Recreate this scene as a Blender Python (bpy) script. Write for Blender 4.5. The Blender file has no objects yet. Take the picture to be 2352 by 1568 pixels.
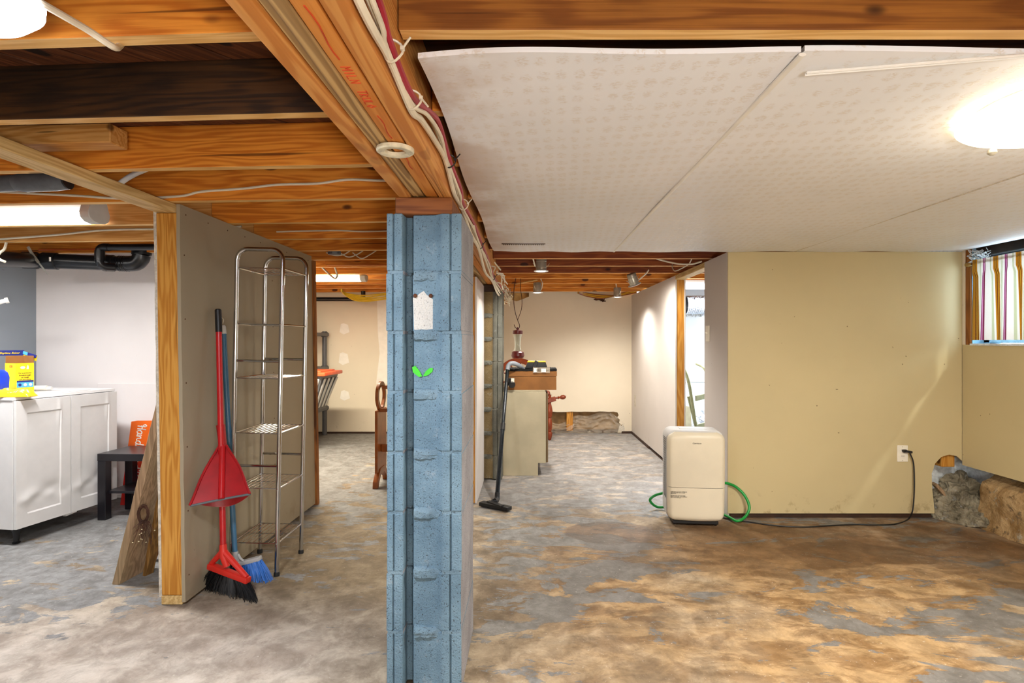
import bpy, bmesh, math, random
from mathutils import Vector, Matrix, noise as mnoise

sc = bpy.context.scene
COL = sc.collection
R = math.radians
rnd = random.Random(7)

# ------------------------------------------------------------------ camera, world, exposure
H = 1.14                      # eye height above the slab
FOCAL, PX, PY = 1270.0, 1212.0, 785.0
cd = bpy.data.cameras.new('camera')
cd.sensor_width = 36.0
cd.lens = FOCAL / 2352.0 * 36.0
cd.shift_x = -(PX - 1176.0) / 2352.0
cd.shift_y = (PY - 784.0) / 2352.0
cd.clip_start = 0.02
cam = bpy.data.objects.new('camera', cd)
cam.location = (0, 0, H)
cam.rotation_euler = (R(90), 0, 0)
COL.objects.link(cam)
sc.camera = cam

w = bpy.data.worlds.new('daylight')
sc.world = w
w.use_nodes = True
bg = w.node_tree.nodes['Background']
bg.inputs[0].default_value = (0.72, 0.86, 1.0, 1)
bg.inputs[1].default_value = 5.5

sun = bpy.data.lights.new('sun', 'SUN')
sun.energy = 1.8
sun.angle = R(3.5)
sun.color = (1.0, 0.97, 0.92)
so = bpy.data.objects.new('sun', sun)
so.rotation_euler = Vector((-0.64, 0.42, -1.0)).to_track_quat('-Z', 'Y').to_euler()
COL.objects.link(so)

# light strengths, all in one place
P_FLUSH, P_ROUND, P_STRIP, P_MID, P_CAN, P_UTIL, P_FILL = 26.0, 17.0, 18.0, 36.0, 26.0, 32.0, 125.0

sc.view_settings.view_transform = 'Standard'
sc.view_settings.look = 'None'
sc.view_settings.gamma = 1.0
sc.view_settings.use_curve_mapping = False
sc.view_settings.exposure = 1.1
sc.cycles.max_bounces = 7
sc.cycles.diffuse_bounces = 5
sc.cycles.glossy_bounces = 3
sc.cycles.transmission_bounces = 5
sc.cycles.transparent_max_bounces = 6
sc.cycles.caustics_reflective = False
sc.cycles.caustics_refractive = False
sc.cycles.sample_clamp_indirect = 4.0


def at(px, py, Y):
    """a point of the photograph's frame taken back to its real depth"""
    return Vector(((px - PX) * Y / FOCAL, Y, H - (py - PY) * Y / FOCAL))


def fl(px, py, z=0.0):
    """the point of the floor (or of a level at z) seen there"""
    Y = (H - z) * FOCAL / (py - PY)
    return Vector(((px - PX) * Y / FOCAL, Y, z))


# ------------------------------------------------------------------ mesh collector
PM = {}


class MB:
    def __init__(self):
        self.v, self.f, self.mi = [], [], []

    def add(self, vs, fs, m=0):
        b = len(self.v)
        self.v += [Vector(p) for p in vs]
        self.f += [tuple(i + b for i in f) for f in fs]
        self.mi += [m] * len(fs)
        return b

    def box(self, x0, x1, y0, y1, z0, z1, m=0):
        vs = [(x, y, z) for x in (x0, x1) for y in (y0, y1) for z in (z0, z1)]
        self.add(vs, [(0, 1, 3, 2), (4, 6, 7, 5), (0, 4, 5, 1), (2, 3, 7, 6), (0, 2, 6, 4), (1, 5, 7, 3)], m)
        return self

    def obox(self, M, sx, sy, sz, m=0):
        vs = [M @ Vector((x * sx / 2, y * sy / 2, z * sz / 2)) for x in (-1, 1) for y in (-1, 1) for z in (-1, 1)]
        self.add(vs, [(0, 1, 3, 2), (4, 6, 7, 5), (0, 4, 5, 1), (2, 3, 7, 6), (0, 2, 6, 4), (1, 5, 7, 3)], m)
        return self

    def bar(self, p0, p1, wd, th, side=(0, 1, 0), m=0):
        p0, p1 = Vector(p0), Vector(p1)
        d = (p1 - p0)
        L = d.length
        d.normalize()
        s = Vector(side)
        s = (s - d * s.dot(d)).normalized()
        n = d.cross(s)
        M = Matrix((s, n, d)).transposed().to_4x4()
        M.translation = (p0 + p1) / 2
        return self.obox(M, wd, th, L, m)

    def prism(self, poly, h0, h1, M=None, m=0):
        """poly in local xy, extruded along local z from h0 to h1"""
        M = M or Matrix()
        n = len(poly)
        vs = [M @ Vector((p[0], p[1], h0)) for p in poly] + [M @ Vector((p[0], p[1], h1)) for p in poly]
        fs = [tuple(range(n))[::-1], tuple(range(n, 2 * n))] + [(i, (i + 1) % n, n + (i + 1) % n, n + i) for i in range(n)]
        self.add(vs, fs, m)
        return self

    def tube(self, pts, r, n=8, closed=False, cap=True, m=0):
        pts = [Vector(p) for p in pts]
        k = len(pts)
        rs = list(r) if isinstance(r, (list, tuple)) else [r] * k
        nrm = None
        rings = []
        for i in range(k):
            a = pts[i - 1] if (i > 0 or closed) else pts[i]
            c = pts[(i + 1) % k] if (i < k - 1 or closed) else pts[i]
            t = (c - a)
            if t.length < 1e-9:
                t = Vector((0, 0, 1))
            t.normalize()
            if nrm is None:
                nrm = Vector((0, 0, 1)) if abs(t.z) < 0.9 else Vector((1, 0, 0))
            nrm = nrm - t * nrm.dot(t)
            if nrm.length < 1e-6:
                nrm = t.orthogonal()
            nrm.normalize()
            bi = t.cross(nrm)
            rings.append([pts[i] + (nrm * math.cos(2 * math.pi * j / n) + bi * math.sin(2 * math.pi * j / n)) * rs[i] for j in range(n)])
        vs = [p for rg in rings for p in rg]
        fs = []
        for i in range(k if closed else k - 1):
            i2 = (i + 1) % k
            for j in range(n):
                fs.append((i * n + j, i * n + (j + 1) % n, i2 * n + (j + 1) % n, i2 * n + j))
        if cap and not closed:
            fs.append(tuple(range(n))[::-1])
            fs.append(tuple((k - 1) * n + j for j in range(n)))
        self.add(vs, fs, m)
        return self

    def lathe(self, prof, n=20, M=None, m=0, cap=True):
        M = M or Matrix()
        vs, fs = [], []
        k = len(prof)
        for (r, z) in prof:
            r = max(r, 0.0002)
            vs += [M @ Vector((r * math.cos(2 * math.pi * j / n), r * math.sin(2 * math.pi * j / n), z)) for j in range(n)]
        for i in range(k - 1):
            for j in range(n):
                fs.append((i * n + j, i * n + (j + 1) % n, (i + 1) * n + (j + 1) % n, (i + 1) * n + j))
        if cap:
            fs.append(tuple(range(n))[::-1])
            fs.append(tuple((k - 1) * n + j for j in range(n)))
        self.add(vs, fs, m)
        return self

    def sheet(self, fn, nu, nv, th=None, m=0):
        """grid fn(u,v)->point; th: thickness vector for a closed slab"""
        g = [[Vector(fn(i / nu, j / nv)) for j in range(nv + 1)] for i in range(nu + 1)]
        idx = lambda i, j: i * (nv + 1) + j
        vs = [p for row in g for p in row]
        fs = [(idx(i, j), idx(i + 1, j), idx(i + 1, j + 1), idx(i, j + 1)) for i in range(nu) for j in range(nv)]
        if th is None:
            self.add(vs, fs, m)
        else:
            th = Vector(th)
            N = len(vs)
            vs2 = vs + [p + th for p in vs]
            fs2 = fs + [tuple(a + N for a in f[::-1]) for f in fs]
            ring = [idx(i, 0) for i in range(nu)] + [idx(nu, j) for j in range(nv)] + [idx(i, nv) for i in range(nu, 0, -1)] + [idx(0, j) for j in range(nv, 0, -1)]
            for a, b in zip(ring, ring[1:] + ring[:1]):
                fs2.append((a, a + N, b + N, b))
            self.add(vs2, fs2, m)
        return self

    def warp(self, fn):
        self.v = [Vector(fn(p)) for p in self.v]
        return self

    def mul(self, M):
        self.v = [M @ p for p in self.v]
        return self

    def build(self, name, mats, parent=None, bevel=0.0, seg=1, local=False, smooth=35, props=None):
        me = bpy.data.meshes.new(name)
        Mi = Matrix()
        if parent is not None and not local:
            Mi = PM[parent.name].inverted()
        me.from_pydata([Mi @ p for p in self.v], [], self.f)
        if not isinstance(mats, (list, tuple)):
            mats = [mats]
        for m in mats:
            me.materials.append(m)
        me.polygons.foreach_set('material_index', self.mi)
        bm = bmesh.new()
        bm.from_mesh(me)
        bmesh.ops.recalc_face_normals(bm, faces=bm.faces)
        if bevel > 0:
            es = [e for e in bm.edges if len(e.link_faces) == 2 and e.calc_face_angle(0) > R(28)]
            bmesh.ops.bevel(bm, geom=es, offset=bevel, segments=seg, affect='EDGES', profile=0.6, clamp_overlap=True)
        bm.to_mesh(me)
        bm.free()
        me.polygons.foreach_set('use_smooth', [True] * len(me.polygons))
        me.set_sharp_from_angle(angle=R(smooth))
        me.update()
        o = bpy.data.objects.new(name, me)
        COL.objects.link(o)
        if parent is not None:
            o.parent = parent
            PM[o.name] = PM[parent.name]
        else:
            PM[o.name] = Matrix()
        if props:
            for k_, v_ in props.items():
                o[k_] = v_
        return o


def tag(o, label=None, cat=None, group=None, kind=None):
    if label: o['label'] = label
    if cat: o['category'] = cat
    if group: o['group'] = group
    if kind: o['kind'] = kind
    return o


def thing(name, label, cat, loc=(0, 0, 0), rz=0.0, group=None, rot=None):
    o = bpy.data.objects.new(name, None)
    o.empty_display_size = 0.05
    o.location = loc
    o.rotation_euler = rot if rot else (0, 0, rz)
    COL.objects.link(o)
    M = o.rotation_euler.to_matrix().to_4x4()
    M.translation = Vector(loc)
    PM[o.name] = M
    return tag(o, label, cat, group)


def kids(o):
    return [c for c in bpy.data.objects if c.parent is o]


def copy_tree(o, parent=None):
    c = o.copy()
    COL.objects.link(c)
    if parent is not None:
        c.parent = parent
    PM[c.name] = PM[o.name]
    for ch in kids(o):
        copy_tree(ch, c)
    return c


def basis(xa, ya, org):
    """matrix with local x along xa, local y near ya, local z = x cross y"""
    x = Vector(xa).normalized()
    y = Vector(ya)
    y = (y - x * y.dot(x)).normalized()
    z = x.cross(y)
    M = Matrix((x, y, z)).transposed().to_4x4()
    M.translation = Vector(org)
    return M


def spline(pts, n=8):
    """Catmull-Rom through the points"""
    P = [Vector(p) for p in pts]
    out = []
    for i in range(len(P) - 1):
        a = P[i - 1] if i else P[i] * 2 - P[i + 1]
        b, c = P[i], P[i + 1]
        d = P[i + 2] if i + 2 < len(P) else P[i + 1] * 2 - P[i]
        for k in range(n):
            t = k / n
            out.append(0.5 * ((2 * b) + (c - a) * t + (2 * a - 5 * b + 4 * c - d) * t * t + (3 * b - a - 3 * c + d) * t ** 3))
    out.append(P[-1])
    return out


def rrect(w_, h_, r, n=6, cx=0.0, cy=0.0):
    p = []
    for (sx, sy, a0) in ((1, 1, 0), (-1, 1, 90), (-1, -1, 180), (1, -1, 270)):
        for k in range(n + 1):
            a = R(a0 + 90 * k / n)
            p.append((cx + sx * (w_ / 2 - r) + r * math.cos(a), cy + sy * (h_ / 2 - r) + r * math.sin(a)))
    return p


def ell(cx, cy, rx, ry, n=24):
    return [(cx + rx * math.cos(2 * math.pi * k / n), cy + ry * math.sin(2 * math.pi * k / n)) for k in range(n)]


def lettering(s, size, M, name, mat_, parent, align='LEFT', shear=0.0, depth=0.0006, sx=1.0):
    """flat printed words: text turned into a thin mesh; M takes local xy to the surface"""
    cu = bpy.data.curves.new('words', 'FONT')
    cu.body = s
    cu.size = size
    cu.shear = shear
    cu.align_x = align
    cu.resolution_u = 2
    cu.extrude = depth
    ob = bpy.data.objects.new('words', cu)
    COL.objects.link(ob)
    dg = bpy.context.evaluated_depsgraph_get()
    me = bpy.data.meshes.new_from_object(ob.evaluated_get(dg))
    mb = MB()
    S = Matrix.Diagonal((sx, 1, 1, 1))
    mb.add([M @ (S @ v.co) for v in me.vertices], [tuple(p.vertices) for p in me.polygons])
    bpy.data.objects.remove(ob)
    bpy.data.curves.remove(cu)
    bpy.data.meshes.remove(me)
    return mb.build(name, mat_, parent)


# ------------------------------------------------------------------ materials
def lin(c):
    if isinstance(c, str):
        c = c.lstrip('#')
        c = tuple(int(c[i:i + 2], 16) for i in (0, 2, 4))
    return tuple((x / 255 / 12.92 if x / 255 <= 0.04045 else ((x / 255 + 0.055) / 1.055) ** 2.4) for x in c) + (1.0,)


class NT:
    def __init__(self, name):
        self.m = bpy.data.materials.new(name)
        self.m.use_nodes = True
        self.t = self.m.node_tree
        self.b = self.t.nodes['Principled BSDF']

    def n(self, typ, ins=None, **kw):
        nd = self.t.nodes.new('ShaderNode' + typ)
        for k, v in kw.items():
            setattr(nd, k, v)
        for k, v in (ins or {}).items():
            self.set(nd, k, v)
        return nd

    def set(self, nd, k, v):
        s = nd.inputs[k]
        if isinstance(v, bpy.types.NodeSocket):
            self.t.links.new(v, s)
        elif isinstance(v, bpy.types.Node):
            self.t.links.new(v.outputs[0], s)
        else:
            s.default_value = v

    def math(self, op, a, b=0.0, c=None, clamp=False):
        nd = self.n('Math', {0: a, 1: b}, operation=op, use_clamp=clamp)
        if c is not None:
            self.set(nd, 2, c)
        return nd.outputs[0]

    def mix(self, fac, a, b, mode='MIX'):
        nd = self.n('Mix', data_type='RGBA', blend_type=mode)
        self.set(nd, 0, fac)
        self.set(nd, 6, a)
        self.set(nd, 7, b)
        return nd.outputs[2]

    def step(self, x, lo, hi, a=0.0, b=1.0):
        return self.n('MapRange', {0: x, 1: lo, 2: hi, 3: a, 4: b}, interpolation_type='SMOOTHSTEP').outputs[0]

    def noise(self, vec, scale, detail=3.0, rough=0.55, dist=0.0):
        return self.n('TexNoise', {'Vector': vec, 'Scale': scale, 'Detail': detail, 'Roughness': rough, 'Distortion': dist}).outputs[0]

    def objvec(self, scale=(1, 1, 1), rand=True):
        tc = self.n('TexCoord')
        v = tc.outputs['Object']
        if rand:
            oi = self.n('ObjectInfo')
            r = self.n('VectorMath', {0: (41.3, 17.7, 29.1), 'Scale': oi.outputs['Random']}, operation='SCALE')
            v = self.n('VectorMath', {0: v, 1: r.outputs[0]}, operation='ADD').outputs[0]
        mp = self.n('Mapping', {'Vector': v, 'Scale': scale})
        return mp.outputs[0]

    def world(self):
        return self.n('NewGeometry').outputs['Position']

    def bump(self, h, strength=0.3, dist=0.01):
        nd = self.n('Bump', {'Height': h, 'Strength': strength, 'Distance': dist})
        self.set(self.b, 'Normal', nd.outputs[0])

    def out(self, color=None, rough=None, metal=None, spec=None):
        if color is not None: self.set(self.b, 'Base Color', color)
        if rough is not None: self.set(self.b, 'Roughness', rough)
        if metal is not None: self.set(self.b, 'Metallic', metal)
        if spec is not None: self.set(self.b, 'Specular IOR Level', spec)
        return self.m


def plain(name, c, rough=0.5, metal=0.0, var=0.08, scale=14.0, bump=0.0, bscale=120.0, spec=0.5, dirt=0.0):
    t = NT(name)
    c = lin(c)
    v = t.objvec()
    f = t.noise(v, scale, 4)
    d = tuple(x * (1 - var * 1.6) for x in c[:3]) + (1,)
    l = tuple(min(1, x * (1 + var)) for x in c[:3]) + (1,)
    colr = t.mix(t.step(f, 0.3, 0.7), d, l)
    if dirt > 0:
        g = t.noise(v, scale * 0.35, 6, 0.7)
        colr = t.mix(t.math('MULTIPLY', t.step(g, 0.55, 0.72), dirt), colr, tuple(x * 0.35 for x in c[:3]) + (1,))
    if bump > 0:
        t.bump(t.noise(v, bscale, 4), bump, 0.004)
    return t.out(colr, rough, metal, spec)


def wood(name, axis, cd_, cm_, cl_, rough=0.62, knots=1.0, grey=0.0, stain=0.5, ring=26.0, bump=0.2, sc_=1.0, rw=0.25, al=0.10):
    """sawn timber; grain runs along the given axis of the object"""
    t = NT(name)
    a = 'xyz'.index(axis)
    s1 = [1.0 * sc_] * 3
    s1[a] = al * sc_
    s2 = [1.0 * sc_] * 3
    s2[a] = 0.02 * sc_
    s3 = [1.0 * sc_] * 3
    s3[a] = 0.5 * sc_
    n1 = t.noise(t.objvec(s1), 9.0, 2.5, 0.5, 0.25)
    rings = t.math('MULTIPLY_ADD', t.math('SINE', t.math('MULTIPLY', n1, ring * 3.2)), 0.5, 0.5)
    fine = t.noise(t.objvec(s2), 150.0, 3, 0.6)
    g = t.math('ADD', t.math('MULTIPLY', rings, rw), t.math('MULTIPLY', fine, 1.0 - rw))
    base = t.mix(t.step(g, 0.33, 0.67), lin(cd_), lin(cl_))
    base = t.mix(0.45, base, lin(cm_))
    chk = t.noise(t.objvec(s2), 42.0, 2, 0.5)
    base = t.mix(t.math('MULTIPLY', t.step(chk, 0.69, 0.73), 0.75), base, tuple(x * 0.2 for x in lin(cd_)[:3]) + (1,))
    if stain > 0:
        st = t.noise(t.objvec(s3), 2.6, 5, 0.65)
        base = t.mix(t.math('MULTIPLY', t.step(st, 0.42, 0.74), stain), base, tuple(x * 0.32 for x in lin(cd_)[:3]) + (1,))
    if grey > 0:
        gy = t.noise(t.objvec(s1), 11.0, 4, 0.6)
        base = t.mix(t.math('MULTIPLY', t.step(gy, 0.38, 0.6), grey), base, lin((158, 138, 104)))
    if knots > 0:
        vo = t.n('TexVoronoi', {'Vector': t.objvec(s3), 'Scale': 8.0, 'Randomness': 1.0})
        ok = t.math('GREATER_THAN', t.n('SeparateColor', {0: vo.outputs['Color']}).outputs[0], 0.5)
        km = t.math('MULTIPLY', t.math('MULTIPLY', t.step(vo.outputs['Distance'], 0.17, 0.11), ok), knots)
        base = t.mix(km, base, tuple(x * 0.30 for x in lin(cd_)[:3]) + (1,))
    t.bump(g, bump, 0.004)
    return t.out(base, rough, 0.0, 0.35)


M = {}
M['joist'] = wood('old_pine_joist', 'x', '#b05c12', '#d67a1e', '#ee9f3c', stain=0.5)
M['joist_edge'] = wood('floor_lit_joist_edge', 'x', '#c8964f', '#dfae66', '#efc888', stain=0.15, knots=0.6)  # paler undersides: light bounced off the floor put into the colour
M['joist_brown'] = wood('brown_front_joist', 'x', '#6a3a12', '#8a5019', '#ab6e2b', stain=0.5)
M['joist_dark'] = wood('stained_dark_joist', 'x', '#22140a', '#36200d', '#543312', stain=0.7)
M['joist_backlit'] = wood('backlit_red_joist', 'x', '#6a2a0c', '#8a3e12', '#a2581f', stain=0.4)  # darker red copy for backlit joists, their shade put into the colour
M['joist_pale_lit'] = wood('lighter_joist', 'x', '#b0712c', '#c98d47', '#dba662', stain=0.15)  # paler copy; over the left bay it carries the strip light's glow
M['beam_a'] = wood('beam_fir', 'y', '#b56f30', '#cc8840', '#dca25c', stain=0.08, knots=0.3, ring=40, rw=0.4, al=0.05)
M['beam_b'] = wood('beam_weathered', 'y', '#7a5c36', '#bb9258', '#dcba80', grey=0.45, stain=0.1, ring=34, bump=0.8, knots=0.3, rw=0.7, al=0.045)
M['beam_c'] = wood('beam_orange', 'y', '#bb6e24', '#cf8232', '#dc974a', stain=0.08, knots=0.2, ring=30, al=0.05)
M['plank_sub'] = wood('subfloor_plank', 'x', '#3f2110', '#5a3018', '#7a4724', stain=0.6)
M['stud'] = wood('pine_stud', 'z', '#a8661c', '#c48834', '#d9a24e', stain=0.08, rough=0.55)
M['stud_y'] = wood('pine_plate', 'y', '#b08a50', '#cfae72', '#e2c68e', stain=0.12, rough=0.6)
M['stud_brown'] = wood('brown_trim', 'z', '#6a3a14', '#8a5220', '#a5692e', stain=0.2)
M['grey_plank'] = wood('weathered_plank', 'z', '#6b543a', '#94765a', '#b99a7a', grey=0.6, stain=0.15, knots=0.3)
M['dark_plank'] = wood('brown_plank', 'z', '#5a3c18', '#7a5526', '#97703a', stain=0.3)
M['shim'] = wood('shim_board', 'x', '#5a2c10', '#7a441c', '#91582a', stain=0.5)
M['furn'] = plain('varnished_maple', '#8a4a1c', 0.32, var=0.15)
M['wheelwood'] = plain('red_varnished_wood', '#7c3214', 0.25, var=0.15)
M['darkwood'] = plain('dark_sill_wood', '#3a2314', 0.7, var=0.2, dirt=0.3)


def drywall(name, c, smudge=0.25, rough=0.6):
    t = NT(name)
    v = t.world()
    f = t.noise(v, 1.4, 4, 0.6)
    c = lin(c)
    colr = t.mix(t.step(f, 0.3, 0.7), tuple(x * 0.93 for x in c[:3]) + (1,), c)
    dots = t.noise(v, 34.0, 2, 0.5)
    colr = t.mix(t.math('MULTIPLY', t.step(dots, 0.77, 0.80), smudge * 2), colr, lin((90, 70, 50)))
    dz = t.n('SeparateXYZ', {0: v}).outputs[2]
    low = t.math('MULTIPLY', t.step(dz, 0.22, 0.0), t.step(t.noise(v, 9.0, 5, 0.7), 0.56, 0.68))
    colr = t.mix(t.math('MULTIPLY', low, smudge * 1.2), colr, lin((120, 92, 55)))
    t.bump(t.noise(v, 160.0, 2), 0.06, 0.002)
    return t.out(colr, rough, 0, 0.4)


M['yellow'] = drywall('cream_wallboard', '#cbbb90', 0.4, 0.5)
M['cream'] = drywall('cream_drywall', '#e8dcc6', 0.3)
M['greywall'] = drywall('grey_white_partition_board', '#a3967e', 0.25)
M['white'] = drywall('white_wall_paint', '#e4dedb', 0.1)
M['bluegrey'] = drywall('blue_grey_wall_paint', '#8f979f', 0.1)
M['lavender'] = drywall('off_white_passage_paint', '#d2cac4', 0.2)
M['utility'] = drywall('pale_blue_white_wash', '#dfe9f2', 0.25)
M['patch'] = plain('white_filler', '#f6f1e8', 0.7, var=0.03)
M['edge'] = plain('gypsum_edge', '#cfc7b8', 0.85, var=0.15, scale=60, bump=0.5)
M['mortar'] = plain('grey_mortar', '#8d959a', 0.9, var=0.25, scale=50, bump=0.8, bscale=160)
M['rear'] = plain('rear_wall_paint', '#d8d0c2', 0.7)


def block(name, c, c2, fleck=0.8):
    t = NT(name)
    v = t.objvec(rand=False)
    big = t.noise(v, 5.0, 4, 0.6)
    colr = t.mix(t.step(big, 0.32, 0.68), lin(c), lin(c2))
    fine = t.noise(v, 190.0, 4, 0.6, 0.5)
    colr = t.mix(t.math('MULTIPLY', t.step(fine, 0.41, 0.34), fleck), colr, lin((42, 44, 46)))
    drip = t.noise(v, 20.0, 5, 0.7)
    colr = t.mix(t.math('MULTIPLY', t.step(drip, 0.6, 0.72), 0.35), colr, lin((170, 178, 184)))
    t.bump(t.math('ADD', fine, t.math('MULTIPLY', drip, 0.5)), 0.85, 0.006)
    return t.out(colr, 0.62, 0, 0.35)


M['block_blue'] = block('blue_painted_block', '#5f7b8e', '#7794a6')
M['block_side'] = block('raw_grey_block', '#84848a', '#9e9da4', 0.8)
M['mortar_blue'] = block('painted_rough_mortar', '#5f7a8c', '#7b95a5', 0.9)
M['block_tan'] = block('old_tan_block', '#7d6a48', '#97835c', 0.5)
M['block_grey'] = block('old_grey_block', '#5f6058', '#77776c', 0.5)


def floor_mat():
    t = NT('worn_painted_slab')
    P = t.world()
    xyz = t.n('SeparateXYZ', {0: P})
    x, y = xyz.outputs[0], xyz.outputs[1]
    n_big = t.noise(P, 1.1, 5, 0.6, 0.4)
    n_med = t.noise(P, 3.4, 8, 0.66, 0.3)
    n_fine = t.noise(P, 26.0, 6, 0.7)
    st = t.n('Mapping', {'Vector': P, 'Rotation': (0, 0, R(28)), 'Scale': (1.0, 2.2, 1.0)}).outputs[0]
    n_str = t.noise(st, 4.2, 8, 0.68, 0.6)
    # bare concrete
    bare = t.mix(t.step(n_med, 0.42, 0.60), lin('#85745e'), lin('#b8a78e'))
    leftf = t.step(x, -0.3, -1.0)
    frontl = t.math('MULTIPLY', leftf, t.step(y, 2.7, 2.0))
    bare = t.mix(t.math('MULTIPLY', frontl, 0.8), bare, t.mix(t.step(n_med, 0.35, 0.7), lin('#b5a698'), lin('#d2c9bf')))  # left front paler: the dome light's pool put into the concrete colour
    # rust and water staining on the right half
    right = t.math('MULTIPLY', t.step(x, -0.25, 0.35), t.step(y, 4.0, 3.0))
    rust = t.math('MULTIPLY', right, t.step(n_big, 0.30, 0.56))
    bare = t.mix(t.math('MULTIPLY', rust, 0.75), bare, t.mix(t.step(n_str, 0.43, 0.57), lin('#86602f'), lin('#bb9868')))
    mid = t.math('MULTIPLY', t.math('MULTIPLY', t.step(x, -1.5, -1.3), t.step(x, -0.4, -0.6)), t.math('MULTIPLY', t.step(y, 2.2, 2.7), t.step(y, 4.6, 3.6)))
    bare = t.mix(t.math('MULTIPLY', mid, 0.6), bare, lin('#94805f'))
    far_r = t.math('MULTIPLY', t.step(x, 0.7, 1.2), t.step(y, 2.5, 3.1))
    bare = t.mix(t.math('MULTIPLY', far_r, t.math('MULTIPLY', t.step(n_str, 0.3, 0.6), 0.7)), bare, lin('#7d5630'))
    farb = t.math('MULTIPLY', t.step(y, 3.4, 4.4), t.step(x, -0.5, -0.2))
    bare = t.mix(t.math('MULTIPLY', farb, 0.7), bare, lin('#c9bfb6'))
    # remains of grey paint
    n_pat = t.noise(st, 2.3, 9, 0.7, 0.5)
    left_back = t.math('MULTIPLY', t.step(x, -1.4, -1.9), t.step(y, 1.9, 2.6))
    back = t.step(y, 3.0, 4.2)
    bias = t.math('ADD', t.math('MULTIPLY', left_back, 0.17), t.math('MULTIPLY', back, 0.14))
    near_c = t.math('MULTIPLY', t.math('MULTIPLY', t.step(x, -0.3, -0.1), t.step(x, 0.75, 0.4)), t.math('MULTIPLY', t.step(y, 2.0, 2.3), t.step(y, 3.6, 3.2)))
    edge_r = t.math('MAXIMUM', t.math('MULTIPLY', near_c, 1.3), t.math('MULTIPLY', t.step(x, 0.7, 1.9), t.step(y, 3.1, 2.2)))
    bias = t.math('ADD', bias, t.math('MULTIPLY', edge_r, 0.075))
    bias = t.math('SUBTRACT', bias, t.math('MULTIPLY', frontl, 0.09))
    nn = t.mix(right, n_str, n_pat)
    pm = t.step(t.math('ADD', nn, bias), 0.572, 0.590)
    paint = t.mix(t.step(n_fine, 0.3, 0.7), lin('#7d7c7a'), lin('#989795'))
    paint = t.mix(t.math('MULTIPLY', right, 0.6), paint, lin('#706a64'))
    paint = t.mix(t.math('MULTIPLY', farb, 0.5), paint, lin('#aeaaa9'))
    c = t.mix(pm, bare, paint)
    mott = t.noise(P, 8.5, 9, 0.72, 0.4)
    c = t.mix(1.0, c, t.mix(t.step(mott, 0.34, 0.66), (0.58, 0.56, 0.54, 1), (0.98, 0.98, 0.98, 1)), 'MULTIPLY')
    # damp patches
    wob = t.n('VectorMath', {0: P, 1: t.n('VectorMath', {0: t.n('TexNoise', {'Vector': P, 'Scale': 3.0, 'Detail': 4}).outputs[1], 'Scale': 0.35}, operation='SCALE').outputs[0]}, operation='ADD').outputs[0]
    damp = None
    for (cx, cy, rx, ry, s) in ((0.68, 3.46, 0.30, 0.17, 0.85), (1.93, 3.14, 0.40, 0.20, 0.8), (1.30, 3.25, 0.8, 0.36, 0.4), (2.6, 3.1, 0.35, 0.5, 0.5)):
        dv = t.n('VectorMath', {0: wob, 1: (-cx, -cy, 0)}, operation='ADD').outputs[0]
        dv = t.n('VectorMath', {0: dv, 1: (1 / rx, 1 / ry, 0)}, operation='MULTIPLY').outputs[0]
        ln = t.n('VectorMath', {0: dv}, operation='LENGTH').outputs['Value']
        k = t.step(ln, 1.08, 0.94, 0.0, s)
        damp = k if damp is None else t.math('MAXIMUM', damp, k)
    c = t.mix(damp, c, t.mix(1.0, c, (0.40, 0.31, 0.26, 1), 'MULTIPLY'))
    # grime, cracks, pits
    c = t.mix(t.math('MULTIPLY', t.step(n_fine, 0.60, 0.72), 0.35), c, lin((70, 58, 46)))
    c = t.mix(t.math('MULTIPLY', t.step(t.noise(P, 60.0, 4, 0.7), 0.63, 0.7), 0.4), c, lin((226, 218, 206)))
    t.bump(t.math('ADD', t.math('ADD', n_fine, t.math('MULTIPLY', pm, 0.5)), t.math('MULTIPLY', n_med, 1.2)), 0.5, 0.006)
    rgh = t.math('SUBTRACT', t.math('SUBTRACT', 0.72, t.math('MULTIPLY', pm, 0.15)), t.math('MULTIPLY', damp, 0.3))
    return t.out(c, rgh, 0, 0.45)


M['floor'] = floor_mat()


def wallpaper():
    t = NT('embossed_ceiling_paper')
    P = t.world()
    v = t.n('Mapping', {'Vector': P, 'Rotation': (0, 0, R(6)), 'Scale': (1.0, 0.62, 1.0)}).outputs[0]
    wob = t.n('VectorMath', {0: v, 1: t.n('VectorMath', {0: t.n('TexNoise', {'Vector': P, 'Scale': 70.0, 'Detail': 3}).outputs[1], 'Scale': 0.02}, operation='SCALE').outputs[0]}, operation='ADD').outputs[0]
    vo = t.n('TexVoronoi', {'Vector': wob, 'Scale': 25.0, 'Randomness': 0.22})
    d = vo.outputs['Distance']
    vs = t.n('Mapping', {'Vector': P, 'Rotation': (0, 0, R(18)), 'Scale': (0.7, 2.4, 1.0)}).outputs[0]
    vein = t.noise(vs, 85.0, 5, 0.65, 1.6)
    leaf = t.math('MULTIPLY', t.step(d, 0.46, 0.30), t.step(vein, 0.47, 0.55))
    wash = t.noise(P, 1.2, 3)
    base = t.mix(t.step(wash, 0.3, 0.7), lin('#e6e9ee'), lin('#eff1f6'))
    xs = t.n('SeparateXYZ', {0: P}).outputs[0]
    stain = t.math('MULTIPLY', t.step(xs, 0.02, -0.22), t.step(t.noise(P, 5.0, 5), 0.35, 0.62))
    base = t.mix(t.math('MULTIPLY', stain, 0.45), base, lin('#a88358'))
    c = t.mix(t.math('MULTIPLY', leaf, 0.30), base, lin('#bfa678'))
    t.bump(leaf, 0.25, 0.002)
    return t.out(c, t.math('SUBTRACT', 0.52, t.math('MULTIPLY', leaf, 0.22)), 0, 0.5)


M['paper'] = wallpaper()


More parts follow.
